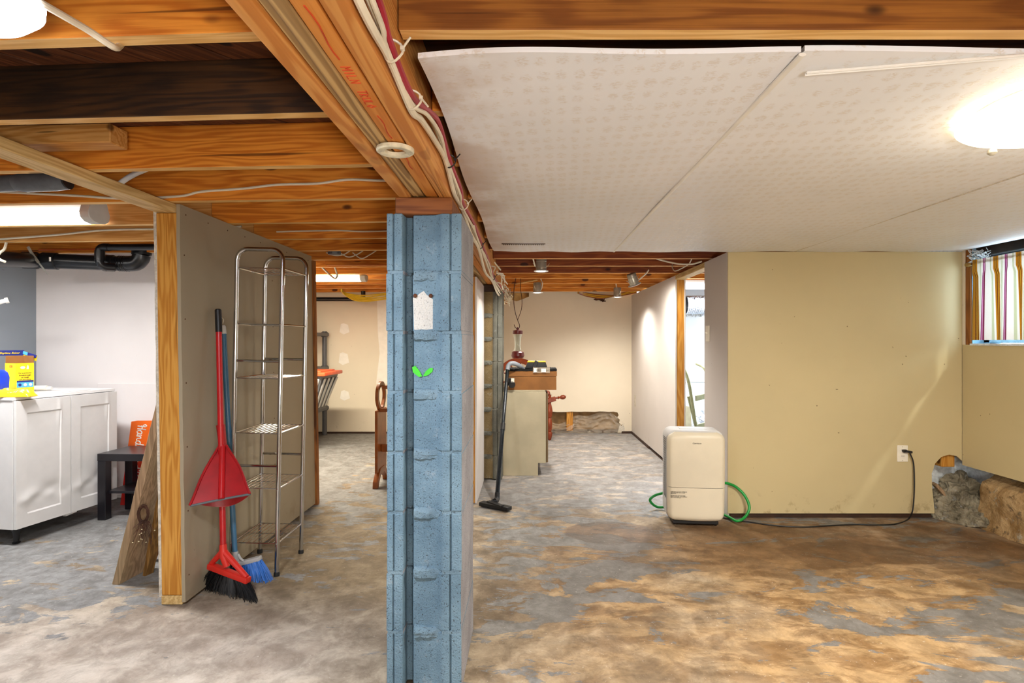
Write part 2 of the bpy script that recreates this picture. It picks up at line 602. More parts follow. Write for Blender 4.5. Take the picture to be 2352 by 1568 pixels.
def rock(nm='crumbling_stone_and_mortar', c1='#8a6a40', c2='#c4a67a', c3='#4a3620', c4='#c6c0ae'):
    t = NT(nm)
    v = t.world()
    a = t.noise(v, 5.0, 8, 0.7, 0.5)
    b = t.noise(v, 18.0, 6, 0.7)
    c = t.mix(t.step(a, 0.35, 0.65), lin(c1), lin(c2))
    c = t.mix(t.step(b, 0.52, 0.7), c, lin(c3))
    c = t.mix(t.math('MULTIPLY', t.step(t.noise(v, 9.0, 5, 0.7), 0.56, 0.68), 0.7), c, lin(c4))
    t.bump(t.math('ADD', a, b), 0.9, 0.02)
    return t.out(c, 0.9, 0, 0.3)


M['rock'] = rock()
M['rock_grey'] = rock('mouldy_grey_rubble', '#6a6250', '#a39a84', '#3a3322', '#c3c4c0')


def foil():
    t = NT('crinkled_foil')
    v = t.objvec()
    n_ = t.noise(v, 26.0, 4, 0.6, 1.5)
    t.bump(n_, 0.9, 0.02)
    return t.out(lin('#c4ccd6'), 0.22, 1.0)


M['foil'] = foil()


def emis(name, c, strength, base='#ffffff'):
    t = NT(name)
    t.set(t.b, 'Emission Color', lin(c))
    t.set(t.b, 'Emission Strength', strength)
    return t.out(lin(base), 0.4)


M['glow_warm'] = emis('lit_warm_glass', '#ffe9c4', 2.0)
M['glow_cool'] = emis('lit_cool_lens', '#dfeaff', 7.0)
M['glow_strip'] = emis('lit_strip_lens', '#fffdf8', 13.0)
M['glow_tube'] = emis('lit_tube', '#fff1d4', 9.0)
M['glow_can'] = emis('lit_bulb', '#ffffff', 6.0)
M['glow_util'] = emis('lit_utility_tube', '#f2f6ff', 5.0)

M['white_plastic'] = plain('white_plastic', '#e6e4de', 0.4, var=0.03)
M['grey_plastic'] = plain('light_grey_plastic', '#b9b9b6', 0.45, var=0.04)
M['cable_white'] = plain('white_cable_jacket', '#ddd3bd', 0.45, var=0.06, dirt=0.25)
M['cable_red'] = plain('red_cable_jacket', '#a01830', 0.4, var=0.08)
M['cable_black'] = plain('black_cable_jacket', '#151516', 0.45)
M['cable_yellow'] = plain('yellow_cable_jacket', '#d8b52c', 0.45)
M['cable_orange'] = plain('orange_cable_jacket', '#c0561a', 0.5)
M['abs'] = plain('black_abs_pipe', '#17181b', 0.3, var=0.2, dirt=0.0)
M['duct_grey'] = plain('dull_grey_pipe', '#5c6066', 0.4, var=0.2, dirt=0.3)
M['chrome'] = plain('chrome_tube', '#c9c9c9', 0.14, 1.0, var=0.03)
M['wire'] = plain('chrome_wire', '#c4c4c2', 0.2, 1.0, var=0.03)
M['steel'] = plain('galvanised_steel', '#bdb9aa', 0.35, 0.6, var=0.1)
M['rust'] = plain('rusty_metal', '#5a3520', 0.8, 0.3, var=0.3)
M['black'] = plain('black_plastic', '#111113', 0.45)
M['rubber'] = plain('black_rubber', '#0c0c0c', 0.7)
M['red'] = plain('red_plastic', '#b5161c', 0.35, var=0.06)
M['red_dusty'] = plain('red_dustpan_plastic', '#a01218', 0.4, var=0.1, dirt=0.0)
M['red_head'] = plain('bright_red_plastic', '#cf2a20', 0.4, var=0.06)
M['bluepole'] = plain('faded_blue_tube', '#3f6f8f', 0.35, var=0.08)
M['bluebristle'] = plain('blue_bristle', '#2c6fc4', 0.5, var=0.2)
M['blackbristle'] = plain('black_bristle', '#0e0e10', 0.6, var=0.2)
M['lip'] = plain('grey_rubber_lip', '#5d6468', 0.6)
M['cabinet'] = plain('white_foil_cabinet', '#dcdad8', 0.35, var=0.02)
M['cab_old'] = plain('aged_cream_laminate', '#b8ad90', 0.5, var=0.06, scale=5, dirt=0.15)
M['cab_door'] = plain('brown_door_edge', '#6a5330', 0.45)
M['blackbrown'] = plain('black_brown_laminate', '#17151a', 0.28)
M['dehum'] = plain('aged_cream_plastic', '#dfd6c0', 0.38, var=0.04, scale=4)
M['dehum_back'] = plain('white_shell_plastic', '#dcdcdc', 0.4, var=0.03)
M['ink'] = plain('dark_print', '#3a3024', 0.6)
M['hose'] = plain('green_hose', '#11913a', 0.4, var=0.08)
M['outlet'] = plain('ivory_plate', '#f0eada', 0.35, var=0.02)
M['card'] = plain('brown_cardboard', '#8a5a2a', 0.8, var=0.1, scale=8)
M['rug'] = plain('black_rug_pile', '#14110f', 0.95, var=0.5, scale=90, bump=1.0, bscale=200)
M['tote'] = plain('grey_tote_plastic', '#57585c', 0.45)
M['orange'] = plain('orange_lid_plastic', '#e2562a', 0.4)
M['yellowcard'] = plain('yellow_carton', '#e8c817', 0.5, var=0.04)
M['navy'] = plain('navy_print', '#1b2470', 0.5)
M['skyblue'] = plain('sky_blue_print', '#4aa0e0', 0.5)
M['bluebottle'] = plain('blue_bottle', '#1c3cc0', 0.3)
M['yellowbag'] = plain('yellow_wrapper', '#ecc022', 0.3, var=0.12, scale=30)
M['purple'] = plain('purple_print', '#6a3aa8', 0.5)
M['green'] = plain('green_chalk_paint', '#3fc52a', 0.6)
M['whiteprint'] = plain('white_print', '#f4efe6', 0.5)
M['redink'] = plain('red_lumber_crayon', '#c4481c', 0.8, var=0.2)
M['twig'] = plain('brown_twig', '#4a2a18', 0.8, var=0.3)
M['petal'] = plain('dried_flower', '#d8c8a0', 0.9)
M['feeder'] = plain('dark_red_plastic', '#5c1114', 0.3)
M['vac'] = plain('dark_vacuum_tube', '#20262b', 0.25, 0.4)
M['vac_grey'] = plain('grey_hose', '#8a9098', 0.45)
M['truck'] = plain('olive_painted_tube', '#8f9068', 0.5, var=0.12, dirt=0.3)
M['dirt'] = plain('brown_recess', '#96764e', 0.9, var=0.25, scale=7, dirt=0.3)
M['windowblue'] = plain('flaking_blue_paint', '#8fc0dd', 0.6, var=0.15, scale=20, dirt=0.2, bump=0.4)
M['peel'] = plain('peeling_white_paint', '#dfe6ea', 0.6, var=0.12, scale=40, bump=0.6)
M['charred'] = plain('dark_lintel', '#1d1712', 0.8, var=0.4, dirt=0.3)


def glassy(name, c, rough=0.05, trans=0.95):
    t = NT(name)
    tr = t.n('BsdfTransparent', {0: lin(c)})
    gl = t.n('BsdfGlossy', {'Color': (1, 1, 1, 1), 'Roughness': rough})
    lw = t.n('LayerWeight', {0: 0.25})
    mx = t.n('MixShader', {0: t.math('MULTIPLY_ADD', lw.outputs['Facing'], 0.40, 0.03), 1: tr.outputs[0], 2: gl.outputs[0]})
    t.t.links.new(mx.outputs[0], t.t.nodes['Material Output'].inputs[0])
    return t.m


M['glass'] = glassy('clear_glass', '#f4f8f8')


def poly_sheet():
    t = NT('clear_poly_sheet')
    tr = t.n('BsdfTransparent', {0: (0.93, 0.9, 0.86, 1)})
    gl = t.n('BsdfPrincipled', {'Base Color': lin('#e8dcc8'), 'Roughness': 0.22})
    mx = t.n('MixShader', {0: 0.24, 1: tr.outputs[0], 2: gl.outputs[0]})
    o = t.t.nodes['Material Output']
    t.t.links.new(mx.outputs[0], o.inputs[0])
    return t.m


M['poly'] = poly_sheet()


def curtain_mat():
    t = NT('striped_curtain_cotton')
    g = t.n('TexCoord').outputs['UV']
    u = t.n('SeparateXYZ', {0: g}).outputs[0]
    f = t.math('FRACT', t.math('MULTIPLY', u, 12.0))
    rp = t.n('ValToRGB', {0: f})
    cr = rp.color_ramp
    cr.interpolation = 'CONSTANT'
    stops = [(0.0, '#cf9a10'), (0.07, '#7a3010'), (0.10, '#e0b83a'), (0.14, '#6a2418'), (0.17, '#cf9a10'), (0.24, '#f2eee6'),
             (0.36, '#d9dcc8'), (0.44, '#f4f0ec'), (0.52, '#a83088'), (0.56, '#e0b0d4'), (0.60, '#982068'), (0.65, '#f4f0ec'), (0.84, '#d8dcc4'), (0.92, '#f4f0ec')]
    while len(cr.elements) < len(stops):
        cr.elements.new(0.99)
    for e, (p, c) in zip(cr.elements, stops):
        e.position = p
        e.color = lin(c)
    weave = t.noise(t.objvec(rand=False), 260.0, 2)
    c = t.mix(t.math('MULTIPLY', weave, 0.25), rp.outputs[0], lin('#c8c0b0'))
    df = t.n('BsdfDiffuse', {0: c})
    tl = t.n('BsdfTranslucent', {0: c})
    mx = t.n('MixShader', {0: 0.42, 1: df.outputs[0], 2: tl.outputs[0]})
    t.t.links.new(mx.outputs[0], t.t.nodes['Material Output'].inputs[0])
    return t.m


M['curtain'] = curtain_mat()


def sign_mat():
    t = NT('orange_to_red_sign')
    z = t.n('SeparateXYZ', {0: t.n('TexCoord').outputs['Generated']}).outputs[2]
    c = t.mix(t.step(z, 0.35, 0.8), lin('#d0241a'), lin('#f26a12'))  # red in the lower part, orange higher up
    return t.out(c, 0.4)


M['sign'] = sign_mat()

# ================================================================== THE SETTING
def struct(name, mb, mats, bevel=0.0, **k):
    o = mb.build(name, mats, None, bevel, **k)
    o['kind'] = 'structure'
    return o


floor = struct('floor', MB().box(-3.8, 3.2, -2.4, 7.2, -0.12, 0.0), M['floor'])
ZJ = H + 0.60                    # underside of the joists
ZS = H + 0.745                   # underside of the subfloor
ceiling = struct('ceiling', MB().box(-3.8, 3.2, -2.4, 7.2, ZS + 0.02, ZS + 0.06), M['plank_sub'])

BX0, BX1 = -0.4225, -0.249       # main beam
JY = [-1.90, -1.46, -1.02, -0.58, -0.16, 0.26, 0.68, 1.10, 1.474, 1.8955, 2.33, 2.77, 3.20, 3.61, 4.01, 4.40, 4.85, 5.26, 5.71, 6.15, 6.60]
ANG = R(3.3)
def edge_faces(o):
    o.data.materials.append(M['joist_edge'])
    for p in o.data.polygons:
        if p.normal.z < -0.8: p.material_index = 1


for i, y in enumerate(JY):       # left run, a little out of square with the beam
    L = 3.16 if y > 6.3 else 3.2
    b = MB().box(-L, 0, -0.038, 0, 0, ZS - ZJ)
    m = M['joist_dark'] if y == 1.474 else (M['joist_pale_lit'] if y in (2.77, 3.20) else M['joist'])
    if y in (2.77, 3.20):        # paler over the left bay: strip light painted into the wood colour
        b = MB().box(-L, -1.18, -0.038, 0, 0, ZS - ZJ, 0)
        b2 = MB().box(-1.178, 0, -0.038, 0, 0, ZS - ZJ)
        o = b2.build('joist', M['joist'], ceiling, 0.002, local=True)
        o.location = (BX0, y, ZJ)
        o.rotation_euler = (0, 0, -ANG)
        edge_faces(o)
    o = b.build('joist', m, ceiling, 0.002, local=True)
    o.location = (BX0, y, ZJ)
    o.rotation_euler = (0, 0, -ANG)
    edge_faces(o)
for i, y in enumerate(JY):       # right run
    o = MB().box(0, 3.05, -0.038, 0, 0, ZS - ZJ).build('joist', M['joist_brown'] if y == 1.10 else M['joist'] if y < 3.5 or y > 5.0 else M['joist_backlit'], ceiling, 0.002, local=True)
    o.location = (BX1, y, ZJ)
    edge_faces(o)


def clip(poly, ax, v, keep):
    out = []
    for a, b in zip(poly, poly[1:] + poly[:1]):
        ia, ib = (a[ax] - v) * keep >= 0, (b[ax] - v) * keep >= 0
        if ia: out.append(a)
        if ia != ib:
            t = (v - a[ax]) / (b[ax] - a[ax])
            out.append((a[0] + (b[0] - a[0]) * t, a[1] + (b[1] - a[1]) * t))
    return out


for k in range(-30, 34):         # diagonal subfloor boards over the near left bays
    d = 0.145
    c = k * d
    a = R(52)
    ux, uy = math.cos(a), math.sin(a)
    px_, py_ = -uy * c - 1.9, ux * c + 1.2
    poly = [(px_ + ux * s - uy * t, py_ + uy * s + ux * t) for s, t in ((-5, 0.004), (5, 0.004), (5, d - 0.002), (-5, d - 0.002))]
    for ax, v, kp in ((0, -3.6, 1), (0, BX0, -1), (1, 0.2, 1), (1, 2.6, -1)):
        if poly: poly = clip(poly, ax, v, kp)
    if len(poly) >= 3:
        ctr = sum((Vector((p[0], p[1], 0)) for p in poly), Vector()) / len(poly)
        Mi = Matrix.Rotation(-a, 4, 'Z') @ Matrix.Translation(-ctr)
        q = [(Mi @ Vector((p[0], p[1], 0))).to_2d() for p in poly]
        o = MB().prism([tuple(p) for p in q], 0, 0.019).build('plank', M['plank_sub'], ceiling, 0.0015, local=True)
        o.location = (ctr.x, ctr.y, ZS + rnd.uniform(-0.001, 0.001))
        o.rotation_euler = (0, 0, a)

# short block nailed against a joist, left
p0, p1 = at(-120, 323, 1.83), at(274, 314, 1.80)
bl = MB().bar(p0, p1, 0.075, 0.062, (0, 1, 0))
bl.build('blocking', M['joist_pale_lit'], ceiling, 0.003)

# papered ceiling panels, right
ZP = H + 0.583
PX_ = [(-0.222, 0.553), (0.560, 1.719), (1.726, 2.795)]
for i, (x0, x1) in enumerate(PX_):
    def fn(u, v, x0=x0, x1=x1, i=i):
        x = x0 + (x1 - x0) * u
        y = 1.118 + (3.568 - 1.118) * v
        e = math.exp(-v * 9)
        z = ZP + (0.0035 * math.sin(u * 7.5 + i * 1.3) * e) + 0.0025 * math.sin(v * 9 + u * 3 + i)
        if i == 0: z -= 0.010 * math.exp(-u * 5) * e
        z += 0.003 * math.sin(u * 15 + 1) * math.exp(-(1 - v) * 14)
        if i == 0:
            x += (1 - u) ** 6 * 0.006 * math.sin(v * 13)
        return (x, y, z)
    MB().sheet(fn, 20, 30, (0, 0, 0.011)).build('ceiling_panel', M['paper'], ceiling)
seam = MB().tube([(0.5565, 1.12 + k * 0.245, ZP - 0.002) for k in range(11)], 0.008, 8)
seam.warp(lambda p: Vector((p.x, p.y, ZP + (p.z - ZP) * 0.5))).build('seam_strip', M['white_plastic'], ceiling)
MB().box(1.719, 1.726, 1.12, 3.56, ZP - 0.001, ZP + 0.008).build('seam_strip', M['edge'], ceiling)
slot = MB().box(-0.155, 0.105, 3.285, 3.291, ZP - 0.0025, ZP + 0.004)
for k in range(22):
    x = -0.145 + k * 0.0112
    slot.box(x, x + 0.005, 3.315, 3.322, ZP - 0.0025, ZP + 0.004)
slot.build('vent_slot', M['darkwood'], ceiling)

# ---- walls that close the room
struct('wall_left', MB().box(-3.72, -3.60, -2.2, 4.06, 0, ZS), M['bluegrey'])
struct('wall_front', MB().box(-3.72, 3.1, -2.32, -2.2, 0, ZS), M['rear'])
wlb = struct('wall_left_back', MB().box(-3.60, -1.585, 4.05, 4.10, 0, ZS), M['white'])
MB().prism([(-3.14, 0.02), (-1.60, 0.02), (-1.60, 0.833), (-3.14, 0.838)], 4.036, 4.049, Matrix(((1, 0, 0, 0), (0, 0, 1, 0), (0, 1, 0, 0), (0, 0, 0, 1))), ).build('lower_panel', M['white'], wlb, 0.002)
struct('wall_middle_left', MB().box(-3.62, -3.50, 4.1, 6.9, 0, ZS), M['cream'])

XZ = Matrix(((1, 0, 0, 0), (0, 0, 1, 0), (0, 1, 0, 0), (0, 0, 0, 1)))   # polygon xz, extruded along y
YZ = Matrix(((0, 0, 1, 0), (1, 0, 0, 0), (0, 1, 0, 0), (0, 0, 0, 1)))   # polygon yz, extruded along x

YB = 6.89
ragged = [(-3.6, 0.02), (0.08, 0.02), (0.08, 0.268)]
for k in range(1, 18):
    ragged.append((0.08 + k * 0.058, 0.272 + rnd.uniform(-0.006, 0.005)))
ragged += [(1.12, 0.262), (1.135, 0.225), (1.118, 0.2), (1.15, 0.17), (1.14, 0.13), (1.18, 0.10), (1.165, 0.05), (1.2, 0.02), (1.36, 0.02), (1.36, ZJ + 0.05), (-3.6, ZJ + 0.05)]
wb = struct('wall_back', MB().prism(ragged, YB, YB + 0.014, XZ), M['cream'])
MB().box(-3.6, 1.36, YB + 0.105, YB + 0.13, 0, ZS).build('recess_board', M['dirt'], wb)
MB().box(0.485, 0.565, YB + 0.018, YB + 0.10, 0.03, 0.5).build('stud', M['stud'], wb, 0.002)
MB().box(0.0, 1.3, YB + 0.02, YB + 0.11, 0.0, 0.035).build('bottom_plate', M['darkwood'], wb, 0.003)


def poly_fn(u, v):
    x = 0.09 + 1.07 * u
    top = 0.2 - 0.06 * math.sin(u * 6.2) + 0.03 * math.sin(u * 17)
    z = 0.005 + (top - 0.005) * v
    y = YB - 0.03 + 0.085 * v + 0.030 * mnoise.noise((u * 9, v * 3, 1.7)) + 0.034 * mnoise.noise((u * 20, v * 7, 5.1)) + 0.012 * mnoise.noise((u * 55, v * 18, 2.1))
    return (x, y, z)


MB().sheet(poly_fn, 110, 30).build('plastic_sheet', M['poly'], wb, smooth=25)
MB().prism([(1.12, 0.012), (1.20, 0.012), (1.21, 0.07), (1.185, 0.12), (1.165, 0.09), (1.15, 0.13), (1.135, 0.06)], YB - 0.006, YB + 0.004, XZ).build('torn_board', M['edge'], wb)
for (a, b, c, d) in ((780, 803, 742, 768), (778, 802, 809, 838), (781, 804, 896, 920)):
    pa, pb = at(a, d, YB), at(b, c, YB)
    q = [(pa.x, pa.z + 0.03), (pa.x + 0.05, pa.z), (pb.x, pa.z + 0.03), (pb.x - 0.02, pb.z - 0.02), (pa.x + 0.05, pb.z), (pa.x + 0.015, pb.z - 0.01)]
    MB().prism(q, YB - 0.0025, YB + 0.001, XZ).build('filler_patch', M['patch'], wb, 0.001)
q = [(at(866, 690, YB).x, 1.66), (at(868, 760, YB).x, 1.25), (at(872, 840, YB).x, 1.0), (at(864, 880, YB).x, 0.62), (at(900, 880, YB).x, 0.62), (at(900, 690, YB).x, 1.66)]
MB().prism(q, YB - 0.002, YB + 0.001, XZ).build('filler_patch', M['patch'], wb)
struct('baseboard_back', MB().box(-2.64, -0.38, YB - 0.008, YB + 0.004, 0, 0.022).box(1.17, 1.30, YB - 0.012, YB + 0.004, 0, 0.028), M['darkwood'])

# passage wall on the right with its doorway
XP = 1.295
wp = struct('wall_passage', MB().box(XP, XP + 0.012, 4.85, YB, 0.03, ZJ - 0.018).box(XP, XP + 0.012, 3.587, 4.05, 0.0, ZJ - 0.018).box(XP + 0.07, XP + 0.082, 3.62, 4.05, 0, ZJ).box(XP + 0.078, XP + 0.09, 4.85, YB, 0, ZJ), M['lavender'])
MB().box(XP + 0.013, XP + 0.089, 4.852, 4.892, 0.0, ZJ - 0.055).build('stud', M['stud'], wp, 0.003)
MB().box(XP + 0.001, XP + 0.085, 4.05, 4.895, ZJ - 0.055, ZJ - 0.014).build('header', M['stud_y'], wp, 0.003)
MB().box(XP + 0.013, XP + 0.07, 4.01, 4.048, 0.0, ZJ - 0.055).build('stud', M['stud_brown'], wp, 0.003)
struct('baseboard_passage', MB().box(XP - 0.006, XP + 0.01, 5.9, YB - 0.01, 0, 0.028).box(XP, XP + 0.01, 4.85, 5.9, 0, 0.012), M['darkwood'])
# damaged socket hole near the far corner
MB().box(XP - 0.002, XP + 0.004, 6.62, 6.70, 0.36, 0.50).box(XP - 0.004, XP, 6.64, 6.68, 0.40, 0.46).build('socket_hole', M['edge'], wp)

# short end wall with the cut-out corner
YE = 3.575
endp = [(XP + 0.001, 0.032), (2.632, 0.032), (2.615, 0.20), (2.612, 0.29), (2.635, 0.355), (2.675, 0.397), (2.725, 0.412), (2.775, 0.402), (2.808, 0.372), (2.808, ZP + 0.0), (XP + 0.001, ZP + 0.0)]
we = struct('wall_end', MB().prism(endp, YE, YE + 0.011, XZ), M['yellow'])
MB().box(XP + 0.02, 2.70, YE + 0.014, YE + 0.10, 0.0, 0.038).build('bottom_plate', M['darkwood'], we, 0.003)
sw = at(2190, 1060, YE + 0.03)
MB().box(2.70, 2.785, YE + 0.03, YE + 0.115, 0.325, ZP - 0.03).build('stud', M['stud'], we, 0.003)
MB().box(2.3, 3.05, YE + 0.15, YE + 0.2, 0, ZP).build('stone_backing', M['peel'], we)


def rub(u, v):
    a = math.pi * (0.55 + 0.95 * u)
    r = 0.03 + 0.30 * (1 - v) ** 0.8
    p = Vector((2.885 + r * math.cos(a) * 0.8, YE + 0.07 + r * math.sin(a) * 0.9, 0.30 * v ** 0.9))
    n_ = mnoise.noise(p * 9) * 0.05 + mnoise.noise(p * 26) * 0.026 + mnoise.noise(p * 60) * 0.014
    return p + Vector((n_ * math.cos(a), n_ * math.sin(a), n_ * 0.7))


rubble = MB().sheet(rub, 80, 50).build('rubble', M['rock_grey'], we, smooth=20, props={'kind': 'stuff'})
MB().bar(at(2145, 1110, YE + 0.05), at(2215, 1185, YE + 0.03), 0.05, 0.02, (0, 1, 0.2)).build('broken_lath', M['grey_plank'], we, 0.002)
MB().bar(at(2150, 1178, YE + 0.04), at(2235, 1180, YE + 0.02), 0.05, 0.03, (0, 1, 0)).build('broken_lath', M['stud_brown'], we, 0.002)
MB().bar(at(2150, 1150, YE + 0.09), at(2192, 1158, YE + 0.07), 0.03, 0.05, (0, 1, 0)).build('broken_lath', M['stud'], we, 0.002)

# right outer wall: board below the window, stone footing showing under it
XR = 2.81
WY0, WY1, WZ = 1.55, 3.505, 1.122
wr = struct('wall_right', MB().box(XR, XR + 0.012, -2.2, YE, 0.345, WZ).box(XR, XR + 0.012, -2.2, WY0, WZ, ZS), M['yellow'])
MB().box(XR - 0.001, XR + 0.006, YE - 0.022, YE, WZ, ZP + 0.02).build('edge_strip', M['cream'], wr)
MB().box(XR + 0.002, XR + 0.04, WY1 + 0.006, YE - 0.023, WZ, ZJ).build('stud', M['stud_brown'], wr, 0.002)
MB().box(XR + 0.14, XR + 0.2, -2.2, 7.0, 0.0, WZ).box(XR + 0.14, XR + 0.2, -2.2, WY0, WZ, ZS).box(XR + 0.14, XR + 0.2, WY1, 7.0, WZ, ZS).build('block_wall', M['peel'], wr)


def foot(u, v):
    y = -2.2 + (3.44 + 2.2) * u
    prof = [(2.775, 0.0), (2.79, 0.06), (2.80, 0.14), (2.815, 0.22), (2.84, 0.275), (2.90, 0.30), (2.95, 0.34)]
    t = v * (len(prof) - 1)
    i = min(int(t), len(prof) - 2)
    f = t - i
    x = prof[i][0] * (1 - f) + prof[i + 1][0] * f
    z = prof[i][1] * (1 - f) + prof[i + 1][1] * f
    n_ = 0.035 * mnoise.noise((y * 4, z * 5, 0.3)) + 0.016 * mnoise.noise((y * 13, z * 14, 3.3)) + 0.008 * mnoise.noise((y * 33, z * 33, 7.3))
    return (x + n_, y, max(0, z + n_ * 0.3))


MB().sheet(foot, 200, 16).build('stone_footing', M['rock'], wr, smooth=20)

win = struct('window_1', MB().box(XR + 0.01, XR + 0.19, WY1, WY1 + 0.02, WZ, ZJ + 0.02).box(XR + 0.01, XR + 0.19, WY0 - 0.02, WY0, WZ, ZJ + 0.02), M['windowblue'])
MB().sheet(lambda u, v: (XR - 0.008 + 0.2 * v, WY0 + (WY1 - WY0) * u, WZ - 0.004 + 0.006 * mnoise.noise((u * 30, v * 6, 0)) * v), 60, 6, (0, 0, 0.012)).build('window_sill', M['peel'], win, smooth=25)
MB().box(XR + 0.03, XR + 0.19, WY0, WY1, 1.675, ZJ + 0.04).build('lintel', M['charred'], win, 0.004)
MB().box(XR + 0.08, XR + 0.15, WY0, WY1, 1.635, 1.674).box(XR + 0.08, XR + 0.15, WY0, WY1, WZ + 0.012, WZ + 0.045).box(XR + 0.08, XR + 0.15, WY1 - 0.045, WY1, WZ, 1.64).box(XR + 0.08, XR + 0.15, WY0, WY0 + 0.045, WZ, 1.64).box(XR + 0.09, XR + 0.14, (WY0 + WY1) / 2 - 0.02, (WY0 + WY1) / 2 + 0.02, WZ, 1.64).build('window_frame', M['windowblue'], win, 0.003)
for a, b in ((WY0 + 0.045, (WY0 + WY1) / 2 - 0.02), ((WY0 + WY1) / 2 + 0.02, WY1 - 0.045)):
    MB().box(XR + 0.112, XR + 0.116, a, b, WZ + 0.045, 1.636).build('pane', M['glass'], win)
fz = MB()
for k in range(60):
    c = Vector((XR + rnd.uniform(0.0, 0.06), WY1 - rnd.uniform(0.0, 0.10), 1.655 + rnd.uniform(-0.025, 0.05)))
    fz.tube(spline([c + Vector((rnd.uniform(-.03, .03), rnd.uniform(-.03, .03), rnd.uniform(-.02, .02))) for _ in range(4)], 4), 0.002, 5)
fz.build('loose_insulation', M['peel'], win, props={'kind': 'stuff'})

# utility room seen through the doorway
wu = struct('wall_utility', MB().box(1.385, 2.95, 6.2, 6.26, 0, 1.46), M['utility'])
MB().box(1.385, 2.95, 6.192, 6.2, 0.69, 0.694).build('panel_seam', M['edge'], wu)
MB().box(1.385, 2.95, 6.10, 6.27, 1.46, 1.498).build('ledger', M['stud_y'], wu, 0.002)
MB().box(1.385, 2.95, 6.25, 6.30, 1.49, ZS).build('upper_board', M['utility'], wu)
fr = MB()
for k in range(40):
    x = 1.40 + k * 0.036
    fr.prism([(x, 1.462), (x + 0.036, 1.462), (x + 0.03 * rnd.random(), 1.462 - rnd.uniform(0.02, 0.06))], 6.188, 6.194, XZ)
fr.build('foil_fringe', M['foil'], wu, props={'kind': 'stuff'})

# ---- partition between the left bay and the shelf: leans a little
def lean(p):
    return Vector((p.x + 0.010 - 0.0150 * p.z, p.y, p.z))


YS, YF = 2.396, 3.861
def ragsheet(x0, x1, ya, yb, z0, z1, n=36):
    b = MB()
    edge = [(ya + (abs(mnoise.noise((x0 * 7, k * 0.45, 2.2))) * 0.006), z0 + (z1 - z0) * k / n) for k in range(n + 1)]
    b.prism([(yb, z1), (yb, z0)] + edge, x0, x1, YZ)
    return b


wpt = struct('wall_partition', ragsheet(-1.5085, -1.4935, YS, YF, 0.012, ZJ - 0.002).warp(lean), M['greywall'])
ragsheet(-1.6135, -1.6005, YS + 0.01, 4.05, 0.03, ZJ - 0.03).warp(lean).build('left_board', M['edge'], wpt)
MB().box(-1.599, -1.510, YS + 0.004, YS + 0.042, 0.0405, ZJ - 0.040).warp(lean).build('stud', M['stud'], wpt, 0.003)
MB().box(-1.600, -1.509, YS + 0.002, YF, 0.0, 0.039).warp(lean).build('bottom_plate', M['stud_y'], wpt, 0.003)
for y in (2.84, 3.25, 3.65):
    MB().box(-1.599, -1.510, y, y + 0.038, 0.0405, ZJ - 0.040).warp(lean).build('stud', M['stud'], wpt, 0.002)
tp = MB().box(-1.600, -1.511, -2.2, YF, ZJ - 0.0385, ZJ - 0.0015)
tp.warp(lean).build('top_plate', M['stud_y'], wpt, 0.003)
MB().box(-1.600, -1.478, YF + 0.001, YF + 0.04, 0.0, ZJ - 0.03).warp(lean).build('end_trim', M['stud_brown'], wpt, 0.002)
# bead of caulk and old nails along the sheet
nl = MB()
for k in range(9):
    y = 2.44 + k * 0.17
    nl.lathe([(0.0035, -0.0006), (0.0035, 0.0006)], 8, Matrix.Translation(lean(Vector((-1.4932, y, 1.70)))) @ Matrix.Rotation(R(90), 4, 'Y'))
for k in range(6):
    nl.lathe([(0.0035, -0.0006), (0.0035, 0.0006)], 8, Matrix.Translation(lean(Vector((-1.4932, 2.425, 0.12 + k * 0.28)))) @ Matrix.Rotation(R(90), 4, 'Y'))
    nl.lathe([(0.0035, -0.0006), (0.0035, 0.0006)], 8, Matrix.Translation(lean(Vector((-1.4932, 3.26, 0.15 + k * 0.27)))) @ Matrix.Rotation(R(90), 4, 'Y'))
nl.build('nail_heads', M['rust'], wpt, props={'kind': 'stuff'})

# white board wall under the beam behind the column
wm = struct('wall_middle', MB().box(-0.372, -0.360, 3.91, 4.56, 0, ZJ - 0.14).box(-0.44, -0.43, 3.91, 4.56, 0, ZJ - 0.14), M['white'])
MB().box(-0.429, -0.373, 3.912, 3.95, 0, ZJ - 0.14).build('stud', M['stud'], wm, 0.002)
struct('wall_beyond', MB().box(-0.40, -0.36, 4.96, 6.89, 0, 1.60), M['cream'])

# lintel across the far opening, left of the column
MB().box(-1.50, BX0, 4.10, 4.14, ZJ - 0.03, ZJ).build('header', M['joist'], wpt, 0.002)

# ================================================================== BEAM AND COLUMN
beam = thing('main_beam', 'built-up timber beam of four boards running overhead on the blue block column', 'beam', (-0.336, 0, 1.612))
bw = (BX1 - BX0) / 4
mats4 = [M['beam_a'], M['beam_b'], M['beam_c'], M['beam_a']]
for k in range(4):
    x0 = BX0 + k * bw
    dz = (0.0, 0.004, 0.003, 0.0)[k]
    cut = (3.4, 2.2, 2.9, 3.7)[k]
    for (a, c) in ((-2.2, cut), (cut + 0.003, 6.88)):
        MB().box(x0 + 0.0022, x0 + bw - 0.0022, a, c, 1.612 + dz, 1.612 + 0.255).build('beam_board', mats4[k], beam, 0.0045, 2)
